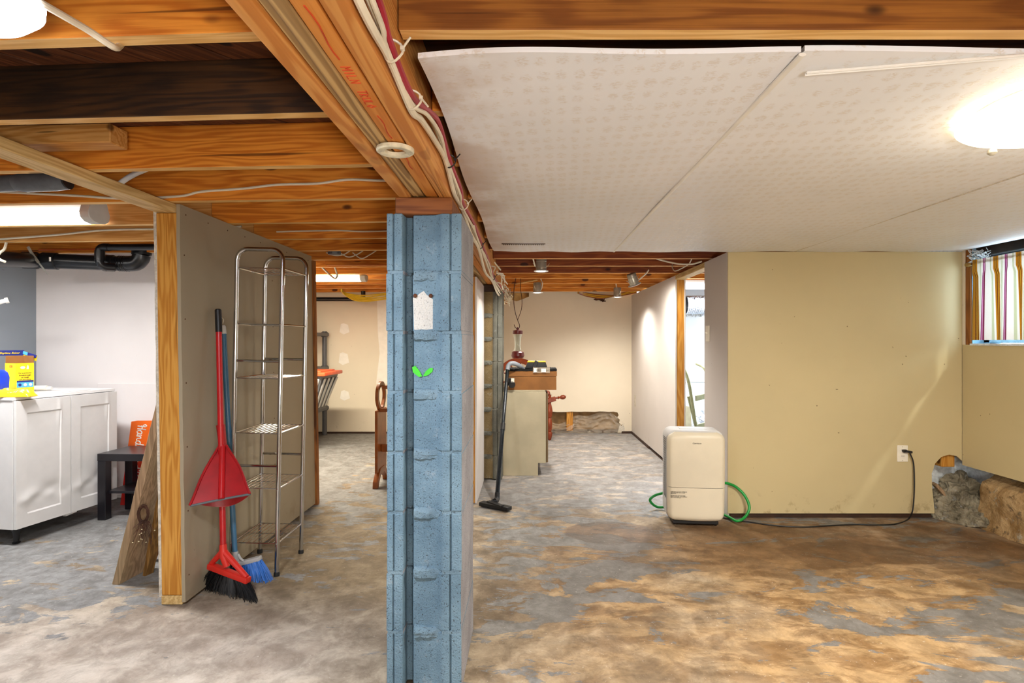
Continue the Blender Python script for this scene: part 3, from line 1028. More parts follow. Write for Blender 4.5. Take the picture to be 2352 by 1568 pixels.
# faded lumber-crayon marks on the third board
cm = MB()
def stroke2(mb, pts, r, fn):
    mb.tube([fn(p) for p in pts], r, 5)
fnb = lambda p: Vector((BX0 + 2 * bw + p[0], p[1], 1.6146))
for (ya, yb) in ((0.78, 0.93), (1.16, 1.29), (1.40, 1.52)):
    stroke2(cm, [(0.020 + 0.003 * math.sin(k), ya + (yb - ya) * k / 6) for k in range(7)], 0.0014, fnb)
x_ = 0.012
for n_, gl in enumerate(('MILN', 'TRULO')):
    for q, ch in enumerate(gl):
        y0 = 0.955 + n_ * 0.09 + q * 0.016
        G = {'M': [(0, 0), (0, 1), (.5, .4), (1, 1), (1, 0)], 'I': [(.5, 0), (.5, 1)], 'N': [(0, 0), (0, 1), (1, 0), (1, 1)], 'T': [(0, 1), (1, 1), (.5, 1), (.5, 0)], 'U': [(0, 1), (0, .2), (.5, 0), (1, .2), (1, 1)], 'O': [(.5, 0), (0, .5), (.5, 1), (1, .5), (.5, 0)], 'L': [(0, 1), (0, 0), (1, 0)], 'G': [(1, .8), (.5, 1), (0, .5), (.5, 0), (1, .2), (1, .5), (.6, .5)],
             'R': [(0, 0), (0, 1), (.9, .8), (.1, .5), (1, 0)], 'A': [(0, 0), (.5, 1), (1, 0)], 'D': [(0, 0), (0, 1), (.9, .6), (.8, .2), (0, 0)], 'E': [(1, 1), (0, 1), (0, .5), (.7, .5), (0, .5), (0, 0), (1, 0)]}[ch]
        stroke2(cm, [(x_ + 0.018 * b_, y0 + 0.011 * a_) for a_, b_ in G], 0.0012, fnb)
cm.build('crayon_marks', M['redink'], beam)

ring = thing('fixture_ring', 'round white plastic ring screwed under the timber beam', 'ring', at(908, 354, 1.352))
rc = Vector(((908 - PX) * 1.352 / FOCAL, 1.352, 1.612))
ann = []
MB().lathe([(0.0245, 0.0), (0.0245, -0.008), (0.027, -0.0095), (0.042, -0.0095), (0.0455, -0.007), (0.0455, 0.0)], 40, Matrix.Translation(rc), cap=False).lathe([(0.0245, 0.0), (0.0455, 0.0)], 40, Matrix.Translation(rc), cap=False).build('ring_body', plain('yellowed_white_ring', '#ddd6bc', 0.5, var=0.1, scale=60, dirt=0.5), ring)
ring_body = bpy.data.objects['ring_body']
for a in (20, 200):
    MB().lathe([(0.003, 0), (0.0015, -0.002)], 10, Matrix.Translation(rc + Vector((0.035 * math.cos(R(a)), 0.035 * math.sin(R(a)), -0.0096)))).build('screw', M['steel'], ring_body)


def block_profile(j, wid=0.242, dep=0.39):
    jx = lambda s: rnd.uniform(-s, s)
    f = [(0.0, 0.0), (0.0195, 0.0), (0.0200, 0.008), (0.0240, 0.008), (0.0245, 0.0), (0.0520 + jx(.002), 0.0), (0.0535, 0.060), (0.073, 0.060), (0.081, 0.027), (0.150, 0.022), (0.166, 0.012), (0.178, 0.001),
         (0.2035, 0.0), (0.2040, 0.009), (0.2085, 0.009), (0.2090, 0.0), (wid, 0.0), (wid, dep), (0.0, dep)]
    return f


def column(name, label, x0, y0, ztop, courses, mats, tilt=False, cat='column'):
    t = thing(name, label, cat, (x0 + 0.121, y0 + 0.195, 0))
    z = ztop
    hgt = ztop / courses
    for c in range(courses):
        z1 = ztop - c * hgt
        z0 = z1 - hgt + 0.009
        dx, dy = rnd.uniform(-0.0025, 0.0025), rnd.uniform(-0.0025, 0.0025)
        prof = [(x0 + dx + p[0], y0 + dy + p[1]) for p in block_profile(c)]
        b = MB().prism(prof, z0, z1)
        o = b.build('concrete_block', mats, t, 0.0022, 1, smooth=30)
        for p in o.data.polygons:
            if abs(p.normal.x) > 0.9 and p.center.x > 0.11:
                p.material_index = 1
        if c == courses - 1: break
        mj = MB().box(x0 + 0.002, x0 + 0.052, y0 + 0.002, y0 + 0.386, z0 - 0.010, z0 + 0.001)
        mj.box(x0 + 0.178, x0 + 0.2412, y0 + 0.002, y0 + 0.386, z0 - 0.010, z0 + 0.001).box(x0 + 0.0035, x0 + 0.2396, y0 + 0.07, y0 + 0.3845, z0 - 0.010, z0 + 0.001)

        def led(u, v):
            xx = x0 + 0.084 + 0.096 * u
            pr = [(0.028, 0.012), (0.019, 0.008), (0.015, 0.000), (0.014, -0.010), (0.016, -0.024), (0.028, -0.032)]
            t_ = v * 5
            i_ = min(int(t_), 4)
            f_ = t_ - i_
            yy = pr[i_][0] * (1 - f_) + pr[i_ + 1][0] * f_
            zz = pr[i_][1] * (1 - f_) + pr[i_ + 1][1] * f_
            k_ = 0.004 * mnoise.noise((xx * 50 + c * 9, zz * 80, 1))
            return (xx, y0 + yy + k_, z0 - 0.004 + zz + k_)
        mj.sheet(led, 20, 10, (0, 0.03, 0))
        blue = mats[0] is M['block_blue']
        o = mj.build('mortar_joint', [M['mortar_blue'], M['block_side']] if blue else [M['block_grey'], M['block_grey']], t, smooth=25)
        for p in o.data.polygons:
            if abs(p.normal.x) > 0.9: p.material_index = 1
    return t


CY0 = 1.789
colm = column('block_column', 'blue-painted concrete block column holding up the timber beam', -0.456, CY0, 1.5555, 8, [M['block_blue'], M['block_side']])
MB().box(-0.432, -0.246, CY0 + 0.012, CY0 + 0.38, 1.556, 1.6115).build('shim_board', M['shim'], colm, 0.003)
# bare patch left by a removed plate, with its two plugs
q = [at(p[0], p[1], CY0 + 0.0185) for p in ((951, 762), (949, 705), (948, 684), (956, 680), (966, 672), (973, 668), (979, 676), (990, 684), (997, 690), (995, 725), (994, 755), (980, 757), (966, 756))]
MB().prism([(p.x, p.z) for p in q], CY0 + 0.0205, CY0 + 0.030, XZ).build('bare_patch', block('pale_bare_patch', '#c9c8c4', '#d8d7d2', 0.5), colm)
for px_ in (953, 989):
    p = at(px_, 679, CY0 + 0.017)
    MB().lathe([(0.0075, -0.006), (0.006, 0.002), (0.003, 0.004)], 10, Matrix.Translation(p) @ Matrix.Rotation(R(90), 4, 'X')).build('rusty_plug', M['rust'], colm)
for pts in (((946, 843), (953, 840), (963, 852), (969, 864), (962, 866), (948, 855)), ((971, 864), (977, 853), (986, 845), (994, 845), (993, 853), (982, 862))):
    q = [at(a, b, CY0 + 0.019) for a, b in pts]
    MB().prism([(p.x, p.z) for p in q], CY0 + 0.0222, CY0 + 0.030, XZ).build('paint_stroke', M['green'], colm)
pier = column('block_pier', 'unpainted grey-tan block pier under the far end of the beam', -0.456, 4.56, 1.5555, 8, [M['block_tan'], M['block_grey']])
MB().box(-0.432, -0.246, 4.57, 4.93, 1.556, 1.6115).build('shim_board', M['darkwood'], pier, 0.003)
# grey sash flange of the pier's right half
for o in kids(pier):
    if o.name.startswith('concrete_block'):
        for p in o.data.polygons:
            if p.center.x > 0.045:
                p.material_index = 1

# ================================================================== LAMPS
def lamp_light(name, typ, loc, energy, color, parent, size=0.1, size_y=None, rot=None, spot=None, blend=0.5):
    d = bpy.data.lights.new(name, typ)
    d.energy = energy
    d.color = color
    if typ == 'AREA':
        d.size = size
        if size_y:
            d.shape = 'RECTANGLE'
            d.size_y = size_y
    elif typ in ('POINT', 'SPOT'):
        d.shadow_soft_size = size
    if typ == 'SPOT':
        d.spot_size = spot
        d.spot_blend = blend
    o = bpy.data.objects.new(name, d)
    COL.objects.link(o)
    o.parent = parent
    o.location = PM[parent.name].inverted() @ Vector(loc)
    if rot: o.rotation_euler = rot
    return o


# flush mount on the papered ceiling
fx, fy, fr_ = 1.335, 1.345, 0.235
t = thing('flush_mount_light', 'round glowing flush-mount ceiling light with warm frosted glass', 'ceiling light', (fx, fy, ZP))
T = Matrix.Translation((fx, fy, ZP))
MB().lathe([(0.05, 0.0), (0.205, -0.001), (0.215, -0.012), (0.212, -0.02), (0.05, -0.02)], 48, T).build('pan', M['white_plastic'], t)
MB().lathe([(0.234, -0.020), (0.236, -0.026), (0.226, -0.034), (0.19, -0.047), (0.12, -0.058), (0.0, -0.062)], 56, T, cap=False).build('glass_shade', M['glow_warm'], t)
shade_ = bpy.data.objects['glass_shade']
for a in (100, 220, 340):
    MB().lathe([(0.004, 0.0), (0.011, -0.004), (0.012, -0.012), (0.005, -0.018)], 12, T @ Matrix.Translation((0.205 * math.cos(R(a)), 0.205 * math.sin(R(a)), -0.043))).build('retaining_knob', M['steel'], shade_)
lamp_light('flush_lamp', 'AREA', (fx, fy, ZP - 0.066), P_FLUSH, (1.0, 0.95, 0.85), t, 0.36)
lamp_light('flush_spill', 'POINT', (fx, fy, ZP - 0.18), 2.0, (1.0, 0.90, 0.74), t, 0.09)

# cool light between the joists, left
rx_, ry_, rz_ = -0.935, 0.885, H + 0.575
t = thing('dome_light', 'glowing cool-white dome light between the dark joists', 'ceiling light', (rx_, ry_, rz_))
T = Matrix.Translation((rx_, ry_, rz_))
MB().lathe([(0.02, 0.20), (0.075, 0.20), (0.075, 0.02), (0.12, 0.015), (0.125, 0.0)], 40, T).build('base', M['white_plastic'], t)
MB().lathe([(0.124, 0.0), (0.124, -0.012), (0.105, -0.032), (0.06, -0.046), (0.0, -0.05)], 40, T, cap=False).build('lens', M['glow_cool'], t)
lamp_light('dome_lamp', 'AREA', (rx_, ry_, rz_ - 0.055), P_ROUND, (0.86, 0.92, 1.0), t, 0.18)


def strip_light(name, label, c, L, rz, lens, hsg, power, colr, cap_a=True, hgt=0.075, wd=0.125, group=None):
    """c: middle of the underside; long axis local x"""
    t = thing(name, label, 'strip light', c, rz, group)
    prof = [(-wd / 2, 0.045), (-wd / 2 * 0.9, 0.022), (-wd / 2 * 0.55, 0.006), (0, 0.0), (wd / 2 * 0.55, 0.006), (wd / 2 * 0.9, 0.022), (wd / 2, 0.045)]
    Mx = Matrix(((0, 0, 1, 0), (1, 0, 0, 0), (0, 1, 0, 0), (0, 0, 0, 1)))
    MB().prism(prof, -L / 2, L / 2, Mx).build('lens', lens, t, local=True)
    MB().box(-L / 2, L / 2, -wd / 2 * 0.8, wd / 2 * 0.8, 0.0455, hgt).build('housing', hsg, t, 0.003, local=True)
    for s in (-1, 1):
        e = [(p[0] * 1.06, p[1] - 0.002) for p in prof] + [(wd / 2 * 1.06, 0.05), (wd / 2 * 0.75, hgt + 0.002), (-wd / 2 * 0.75, hgt + 0.002), (-wd / 2 * 1.06, 0.05)]
        MB().prism(e, s * L / 2 - (0.0 if s > 0 else 0.05), s * L / 2 + (0.05 if s > 0 else 0.0), Mx).build('end_cap', M['grey_plastic'], t, 0.003, local=True)
    d = bpy.data.lights.new(name + '_lamp', 'AREA')
    d.shape = 'RECTANGLE'
    d.size, d.size_y = L, 0.11
    d.energy = power
    d.color = colr
    d.spread = R(175)
    o = bpy.data.objects.new(name + '_lamp', d)
    COL.objects.link(o)
    o.parent = t
    o.location = (0, 0, -0.012)
    return t


strip_light('strip_light', 'lit white strip light under the joists of the left bay', (-2.775, 2.79, ZJ - 0.012), 1.19, -ANG, M['glow_strip'], M['white_plastic'], P_STRIP, (0.96, 0.97, 1.0), hgt=0.108)
strip_light('tube_light', 'lit fluorescent tube beyond the partition, above the filler-patched back wall', (-2.02, 4.96, ZJ - 0.06), 1.05, 0, M['glow_tube'], M['white_plastic'], P_MID, (1.0, 0.90, 0.72), hgt=0.058, wd=0.1)
strip_light('utility_light', 'lit tube light in the utility room seen over the doorway', (1.95, 5.35, ZJ - 0.09), 1.0, 0, M['glow_util'], M['white_plastic'], P_UTIL, (0.90, 0.95, 1.0), hgt=0.088)

# added fill lamp, unseen behind the camera, to brighten ceiling and beam
t = thing('added_fill_lamp', 'added white globe fill lamp, unseen behind the camera', 'fill lamp', (0.5, -1.0, 0))
MB().lathe([(0.13, 0.0), (0.13, 0.015), (0.012, 0.03), (0.012, 0.72)], 24, Matrix.Translation((0.5, -1.0, 0))).build('stem', M['white_plastic'], t)
MB().lathe([(0.0, -0.10), (0.05, -0.086), (0.086, -0.05), (0.10, 0.0), (0.086, 0.05), (0.03, 0.095)], 28, Matrix.Translation((0.5, -1.0, 0.81))).build('globe_shade', M['glow_warm'], t)
lamp_light('rear_lamp', 'POINT', (0.5, -1.0, 0.81), P_FILL, (1.0, 0.98, 0.95), t, 0.14)


def can_light(label, c, tilt, power, wire_pts):
    t = thing('can_light', label, 'can light', c, rot=tilt, group='bare can lights hung from the joists')
    can_ = MB().lathe([(0.040, 0.012), (0.040, 0.10), (0.036, 0.106), (0.0, 0.108)], 24, cap=False).build('can', M['steel'], t, local=True)
    for z in (0.03, 0.075):
        MB().lathe([(0.0408, z), (0.0418, z + 0.002), (0.0408, z + 0.004)], 24, cap=False).build('can_band', M['steel'], can_, local=True)
    MB().lathe([(0.040, 0.013), (0.055, 0.008), (0.056, 0.004), (0.052, 0.002), (0.038, 0.006)], 28, cap=False).build('trim_ring', M['white_plastic'], t, local=True)
    MB().lathe([(0.037, 0.009), (0.03, 0.003), (0.0, 0.0)], 20, cap=False).build('bulb', M['glow_can'], t, local=True)
    for s in (-1, 1):
        MB().bar((s * 0.043, 0, 0.035), (s * 0.065, 0, 0.065), 0.006, 0.002, (0, 1, 0)).build('spring_clip', M['steel'], can_, local=True)
    MB().tube(spline(wire_pts, 6), 0.0055, 8).build('feed_cable', M['cable_white'], t)
    d = bpy.data.lights.new('can_lamp', 'SPOT')
    d.energy = power
    d.color = (1.0, 0.95, 0.86)
    d.spot_size = R(155)
    d.spot_blend = 0.8
    d.shadow_soft_size = 0.03
    o = bpy.data.objects.new('can_lamp', d)
    COL.objects.link(o)
    o.parent = t
    o.location = (0, 0, -0.012)
    return t


c1 = at(1243, 624, 4.22)
can_light('bare can light with a wide white ring, nearest of the four over the back room', c1, (0, 0, 0.2), P_CAN,
          [at(1219, 560, 4.0), at(1222, 585, 4.1), at(1226, 600, 4.15), at(1229, 611, 4.19)])
c2 = at(1234, 673, 5.55)
can_light('shiny can light hanging behind the first, beside the feeder wire', c2, (0, 0, 1.1), P_CAN,
          [at(1240, 610, 5.25), at(1242, 640, 5.5), at(1246, 650, 5.5), at(1244, 662, 5.52), at(1240, 668, 5.53)])
c3 = at(1458, 655, 4.75)
can_light('tilted can light beside the top of the passage wall', c3, (R(4), R(-24), 0.4), P_CAN * 1.3,
          [at(1490, 620, 4.6), at(1482, 630, 4.65), at(1470, 640, 4.7), at(1463, 646, 4.75)])
c4 = at(1418, 683, 5.95)
can_light('small can light farthest back, in front of the cream back wall', c4, (0, 0, 2.0), P_CAN,
          [at(1413, 630, 5.71), at(1415, 652, 5.9), at(1416, 662, 5.92), at(1413, 672, 5.94)])

# ================================================================== CABLES AND PIPES OVERHEAD
cb = thing('cable_bundle', 'bundle of white and red cables tied along the side of the timber beam', 'cables', (BX1 + 0.012, 1.4, 1.65))
knots_ = [(-2.0, 1.66), (0.45, 1.665), (0.80, 1.652), (0.95, 1.640), (1.115, 1.628), (1.27, 1.668), (1.41, 1.690), (1.64, 1.676), (1.82, 1.652), (1.99, 1.634), (2.30, 1.628), (2.66, 1.606), (3.1, 1.588), (3.64, 1.566), (4.3, 1.566), (5.0, 1.58), (5.74, 1.585)]
tie_y = {0.95, 1.115, 1.64, 1.99, 2.66, 3.64}
for i in range(8):
    pts = []
    for (y, z) in knots_:
        if i >= 5 and y < 2.3: continue
        tight = 0.35 if y in tie_y else 1.25
        low = 1 if i in (1, 3) else -1
        pts.append((BX1 + 0.009 + 0.010 * (i % 3) * tight * 0.6 + (0.008 if i in (1, 3) else 0) + (0.010 if y > 2.5 else 0) * rnd.random(), y + rnd.uniform(-.03, .03), z + (low * 0.011 + 0.004 * (i - 3)) * tight * (1.0 if y < 2.4 else 1.5) + rnd.uniform(-.004, .004) * (1 if y < 2.4 else 3)))
    mt = M['cable_red'] if i in (1, 3) else M['cable_white']
    MB().tube(spline(pts, 6), (0.0072 if i == 0 else 0.0062 if i in (1, 3) else 0.0046), 8).build('cable', mt, cb, props={'label': 'red cable' if i in (1, 3) else 'white cable'})
for (y, z) in knots_:
    if y in tie_y:
        mt = M['cable_black'] if y in (1.64, 2.66, 3.64) else M['cable_white']
        b = MB()
        loop = [(BX1 + 0.018 + 0.017 * math.cos(R(a)), y + 0.006 * math.sin(R(a * 2)), z + 0.019 * math.sin(R(a))) for a in range(0, 360, 24)]
        b.tube(loop, 0.0022, 6, closed=True)
        b.tube([(BX1 + 0.034, y, z + 0.004), (BX1 + 0.050, y - 0.01, z + 0.018 * rnd.choice((-1, 1)))], 0.002, 6)
        b.obox(Matrix.Translation((BX1 + 0.034, y, z + 0.004)), 0.007, 0.007, 0.006)
        b.build('cable_tie', mt, cb)
# frayed tangle where the bundle passes the pier
tg = MB()
for k in range(34):
    y = rnd.uniform(3.4, 5.7)
    z = 1.575 + 0.004 * (y - 3.6)
    p = Vector((BX1 + rnd.uniform(0.01, 0.06), y, z + rnd.uniform(-.05, .06)))
    tg.tube(spline([p, p + Vector((rnd.uniform(-.01, .04), rnd.uniform(.05, .15), rnd.uniform(-.05, .05))), p + Vector((rnd.uniform(-.01, .05), rnd.uniform(.15, .3), rnd.uniform(-.06, .04)))], 5), 0.0042, 6)
tg.build('loose_wires', M['cable_white'], cb, props={'kind': 'stuff'})


def cable(name, label, pts, r, m, n=7, cat='cable', seg=7):
    o = MB().tube(spline(pts, seg), r, n).build(name, m)
    return tag(o, label, cat)


def jl(y, x, z=0.0, d=0.0):
    """point on the near face of a left joist (far edge y at the beam) at x"""
    return Vector((x, y - 0.038 + (BX0 - x) * math.tan(ANG) - 0.006 - d, ZJ + z))


cable('joist_cable', 'white cable stapled in a wavy line across an old brown joist', [jl(2.33, BX0, 0.072), jl(2.33, -0.6, 0.070), jl(2.33, -0.75, 0.076), jl(2.33, -0.88, 0.062), jl(2.33, -1.05, 0.060), jl(2.33, -1.2, 0.046), jl(2.33, -1.38, 0.036), jl(2.33, -1.48, 0.018), jl(2.33, -1.72, 0.012), jl(2.33, -1.95, 0.028), jl(2.33, -2.3, 0.05)], 0.0052, M['cable_white'])
cable('joist_cable', 'thin white cable under the fourth joist, ending at the blue column', [jl(3.20, BX0, 0.050), jl(3.20, -0.7, 0.040), jl(3.20, -0.95, 0.036), jl(3.20, -1.1, 0.043), jl(3.20, -1.35, 0.042), jl(3.20, -1.46, 0.040)], 0.0045, M['cable_white'])
cable('joist_cable', 'pale cable sagging between two orange joists behind the strip light', [jl(3.20, -1.66, 0.07, 0.02), jl(3.20, -1.9, 0.055, 0.02), jl(3.20, -2.2, 0.06, 0.02), jl(3.20, -2.5, 0.055, 0.03), jl(3.20, -2.8, 0.03, 0.03), jl(3.20, -3.3, 0.0, 0.03)], 0.006, M['cable_white'])
cable('joist_cable', 'orange cable running along the joist above the black drain pipe', [jl(3.61, -1.95, 0.062), jl(3.61, -2.15, 0.05), jl(3.61, -2.4, 0.03), jl(3.61, -2.6, 0.034), jl(3.61, -2.85, 0.022), jl(3.61, -3.3, 0.022)], 0.006, M['cable_orange'])
a0 = at(85, 0, 0.93)
cable('lamp_cable', 'thick white cable from the dome light to the first joist', [at(60, -30, 0.93), a0, at(140, 33, 0.97), at(200, 68, 1.02), at(245, 98, 1.052), at(262, 108, 1.068), at(272, 108, 1.10), at(282, 95, 1.16)], 0.0065, M['cable_white'], 10)
cable('feed_loop', 'pale cable looping down from the ceiling beside the far left end of the drain pipe', [at(14, 558, 3.21), at(10, 572, 3.18), at(0, 580, 3.15), at(-6, 590, 3.13), at(2, 597, 3.12), at(12, 601, 3.14)], 0.007, M['cable_white'])
cable('white_conduit', 'short white plastic conduit entering a hole in the pale joist', [jl(2.77, -2.02, 0.16, 0.10), jl(2.77, -1.95, 0.14, 0.05), jl(2.77, -1.86, 0.115, -0.02)], 0.011, M['white_plastic'], 12)
cable('white_conduit', 'white plastic conduit curving over the top plate behind the block', [jl(1.8955, -1.28, 0.02, -0.02), jl(2.33, -1.55, 0.062, 0.17), jl(2.33, -1.66, 0.05, 0.10), jl(2.33, -1.76, 0.045, 0.01)], 0.0105, M['white_plastic'], 12)

# grey pipe with a flared end between two joists
p0, p1 = at(-120, 428, 2.08), at(140, 415, 2.12)
gp = thing('grey_pipe', 'dull grey plastic pipe with a cut end between the left joists', 'pipe', p0)
d = (p1 - p0).normalized()
MB().tube([p0 - d * 0.9, p1 - d * 0.16], 0.030, 20).build('pipe_run', M['duct_grey'], gp)
MB().tube([p1 - d * 0.16, p1 - d * 0.13, p1 - d * 0.02, p1 + d * 0.02], [0.030, 0.036, 0.037, 0.034], 20).build('coupling', M['duct_grey'], gp)
MB().tube([p1 + d * 0.015, p1 + d * 0.026], 0.0335, 20).build('open_end', M['abs'], gp)

# black drain line
dp = thing('drain_pipe', 'black plastic drain line with elbows hung along the white left wall', 'pipe', at(160, 605, 3.62))
A = [at(78, 598, 3.62), at(300, 606, 3.72)]
dd = (A[1] - A[0]).normalized()
MB().tube([A[0], A[1]], 0.049, 24).build('pipe_run', M['abs'], dp)
MB().tube([at(82, 598, 3.62), at(10, 596, 3.30), at(-60, 594, 3.02), at(-200, 590, 2.6)], 0.047, 24).build('pipe_run', M['abs'], dp)
for (pxa, pxb) in ((98, 132), (54, 86), (236, 262)):
    q0, q1 = A[0] + dd * ((pxa - 78) / 222) * (A[1] - A[0]).length, A[0] + dd * ((pxb - 78) / 222) * (A[1] - A[0]).length
    MB().tube([q0, q0 + dd * 0.004, q1 - dd * 0.004, q1], [0.051, 0.0555, 0.0555, 0.051], 24).build('coupling', M['abs'], dp)
for k in range(5):
    q0 = A[0] + dd * (0.50 + k * 0.014)
    MB().tube([q0, q0 + dd * 0.003, q0 + dd * 0.006], [0.050, 0.053, 0.050], 24).build('thread_ring', M['abs'], dp)
e = A[1]
MB().tube(spline([e - dd * 0.02, e + Vector((0.035, 0, 0.006)), e + Vector((0.066, 0, 0.034)), e + Vector((0.074, 0, 0.062))], 7), 0.052, 24).build('elbow', M['abs'], dp)
MB().tube([e + Vector((0.074, 0, 0.060)), e + Vector((0.074, 0, 0.09))], 0.058, 24).build('socket', M['abs'], dp)
s0 = at(229, 585, 3.58)
MB().tube([at(246, 568, 3.58), at(420, 567, 3.58)], 0.021, 18).build('pipe_run', M['abs'], dp)
MB().tube(spline([at(250, 568, 3.58), at(236, 568, 3.58), at(229, 574, 3.58), at(229, 590, 3.58)], 6), 0.0245, 18).build('elbow', M['abs'], dp)
MB().tube([at(229, 576, 3.58), at(229, 598, 3.58)], [0.0285, 0.0285], 18).build('socket', M['abs'], dp)
MB().tube(spline([at(229, 590, 3.58), at(230, 604, 3.58), at(240, 612, 3.60), at(262, 614, 3.64)], 6), 0.024, 18).build('elbow', M['abs'], dp)
MB().tube([at(244, 613, 3.62), at(262, 614, 3.66)], 0.028, 18).build('socket', M['abs'], dp)
MB().obox(basis((1, 0.1, 0), (0, 0, 1), A[0] + dd * 0.135 + Vector((0, -0.056, 0.006))), 0.012, 0.028, 0.001).build('pipe_label', M['patch'], dp)
hs = MB()
hp = [at(64, 566, 3.53), at(72, 580, 3.53), at(88, 602, 3.53), at(102, 620, 3.545), at(110, 629, 3.60)]
for a, b in zip(hp, hp[1:]):
    hs.bar(a, b + (b - a) * 0.03, 0.018, 0.0015, (0.8, 0, -0.6))
hs.build('perforated_strap', M['steel'], dp, props={'label': 'perforated galvanised strap'})
stub = MB().tube([at(-12, 697, 3.5), at(10, 691, 3.52), at(17, 690, 3.53)], [0.014, 0.014, 0.017], 14).tube([at(12, 690.5, 3.52), at(20, 689, 3.53)], 0.019, 14)
tag(stub.build('pipe_stub', M['white_plastic']), 'white plastic pipe stub sticking out from the blue-grey wall', 'pipe')

# far middle room: pipe, yellow cables, wire loop
mp = thing('waste_pipe', 'thin black waste pipe with an upturned elbow along the top of the patched back wall', 'pipe', at(780, 686, 6.6))
MB().tube([at(690, 687, 6.6), at(822, 687, 6.6)], 0.024, 16).build('pipe_run', M['abs'], mp)
MB().tube(spline([at(818, 687, 6.6), at(830, 686, 6.6), at(834, 680, 6.6), at(834, 668, 6.6)], 6), 0.026, 16).build('elbow', M['abs'], mp)
yc = thing('yellow_cables', 'slack yellow cables strung under the joists of the middle room', 'cables', at(840, 682, 6.5))
for k in range(6):
    y0 = 673 + k * 2.5
    MB().tube(spline([at(784, 664 + k, 6.2), at(792, 672 + k, 6.4), at(815, y0 + 4, 6.45), at(845, y0 + 7 + rnd.uniform(-2, 2), 6.5), at(870, y0 + 3 + rnd.uniform(-3, 3), 6.5), at(900, y0 - 1, 6.5)], 6), 0.008, 6).build('cable', M['cable_yellow'], yc)
cable('hanger_loop', 'grey wire loop hanging below the joists before the tube light', [at(730, 590, 4.40), at(734, 606, 4.5), at(748, 622, 4.55), at(766, 638, 4.55), at(772, 638, 4.55), at(774, 630, 4.55), at(766, 604, 4.5), at(764, 590, 4.40)], 0.008, M['steel'])
jb = thing('junction_box', 'small grey junction box with loose white wires between the joists', 'electrical box', at(770, 582, 3.75))
MB().lathe([(0.0, 0.0), (0.042, 0.0), (0.045, 0.004), (0.045, 0.035), (0.0, 0.035)], 8, Matrix.Translation(at(768, 585, 3.78))).build('box_body', M['duct_grey'], jb, 0.002)
for k in range(3):
    a_ = at(750 + k * 30, 580, 3.8)
    MB().tube(spline([a_, a_ + Vector((0.06, 0, -0.02 - 0.01 * k)), a_ + Vector((0.12, 0, -0.012)), a_ + Vector((0.17, 0, 0.02))], 6), 0.004, 6).build('wire', M['cable_white'], jb)

# odds and ends among the far joists, right
cable('joist_cable', 'white cable dropping in a loop beside the doorway header', [at(1600, 574, 4.02), at(1590, 592, 4.05), at(1582, 606, 4.1), at(1566, 616, 4.15), at(1550, 622, 4.2), at(1544, 612, 4.3), at(1545, 604, 4.40)], 0.004, M['cable_white'])
cable('joist_cable', 'pale cable slung between the far right joists above the tilted can light', [at(1508, 594, 4.02), at(1530, 600, 4.05), at(1560, 606, 4.05), at(1590, 606, 4.05), at(1612, 600, 4.02)], 0.006, M['cable_white'])
stick = MB().bar(at(1184, 652, 5.7), at(1233, 643, 5.5), 0.03, 0.012, (0, 1, 0)).build('furring_stick', M['joist_edge'], None, 0.002)
tag(stick, 'short pale furring stick nailed across the far joists behind the feeder wire', 'stick')
ow = thing('old_wires', 'old brown and yellow wires along the top of the cream back wall', 'cables', at(1390, 678, 6.8))
for k in range(5):
    MB().tube(spline([at(1328, 669 + k, 6.62), at(1350, 674 + k * 1.5, 6.75), at(1385, 678 + k * 1.6, 6.8), at(1425, 678 - k, 6.8), at(1462, 671 - k, 6.62)], 6), 0.010, 6).build('cable', M['cable_yellow'] if k in (1, 3) else M['furn'], ow)
pf = MB()
for k in range(14):
    c_ = at(1377 + rnd.uniform(-8, 8), 686 + rnd.uniform(-3, 4), 6.855)
    pf.tube(spline([c_ + Vector((rnd.uniform(-.04, .04), rnd.uniform(-.02, .0), rnd.uniform(-.02, .02))) for _ in range(4)], 4), 0.006, 5)
pf.build('frayed_end', M['rust'], ow, props={'kind': 'stuff'})
kp = thing('torn_paper', 'torn kraft paper hanging at the top of the back wall behind the cable tangle', 'paper', at(1190, 685, 6.7))
MB().sheet(lambda u, v: at(1163 + 52 * u, 672 + 20 * v * (1 - abs(u - 0.45)), 6.72 + 0.12 * math.sin(u * 4) * v), 14, 8, (0, 0.002, 0)).build('paper_sheet', plain('kraft_paper', '#b8945c', 0.8, var=0.15), kp)

# conduit strip on the papered ceiling
c0, c1_ = Vector((0.597, 1.186, ZP - 0.006)), Vector((1.13, 1.088, ZP - 0.006))
rw = thing('cable_raceway', 'slim white cable raceway running across the papered ceiling to the warm light', 'raceway', c0)
MB().bar(c0, c1_, 0.006, 0.006, (0, 1, 0)).build('channel', M['white_plastic'], rw, 0.002)
MB().bar(c0 + Vector((0, 0.0045, -0.001)), c1_ + Vector((0, 0.0045, -0.001)), 0.002, 0.008, (0, 1, 0)).build('channel_lip', M['white_plastic'], rw)

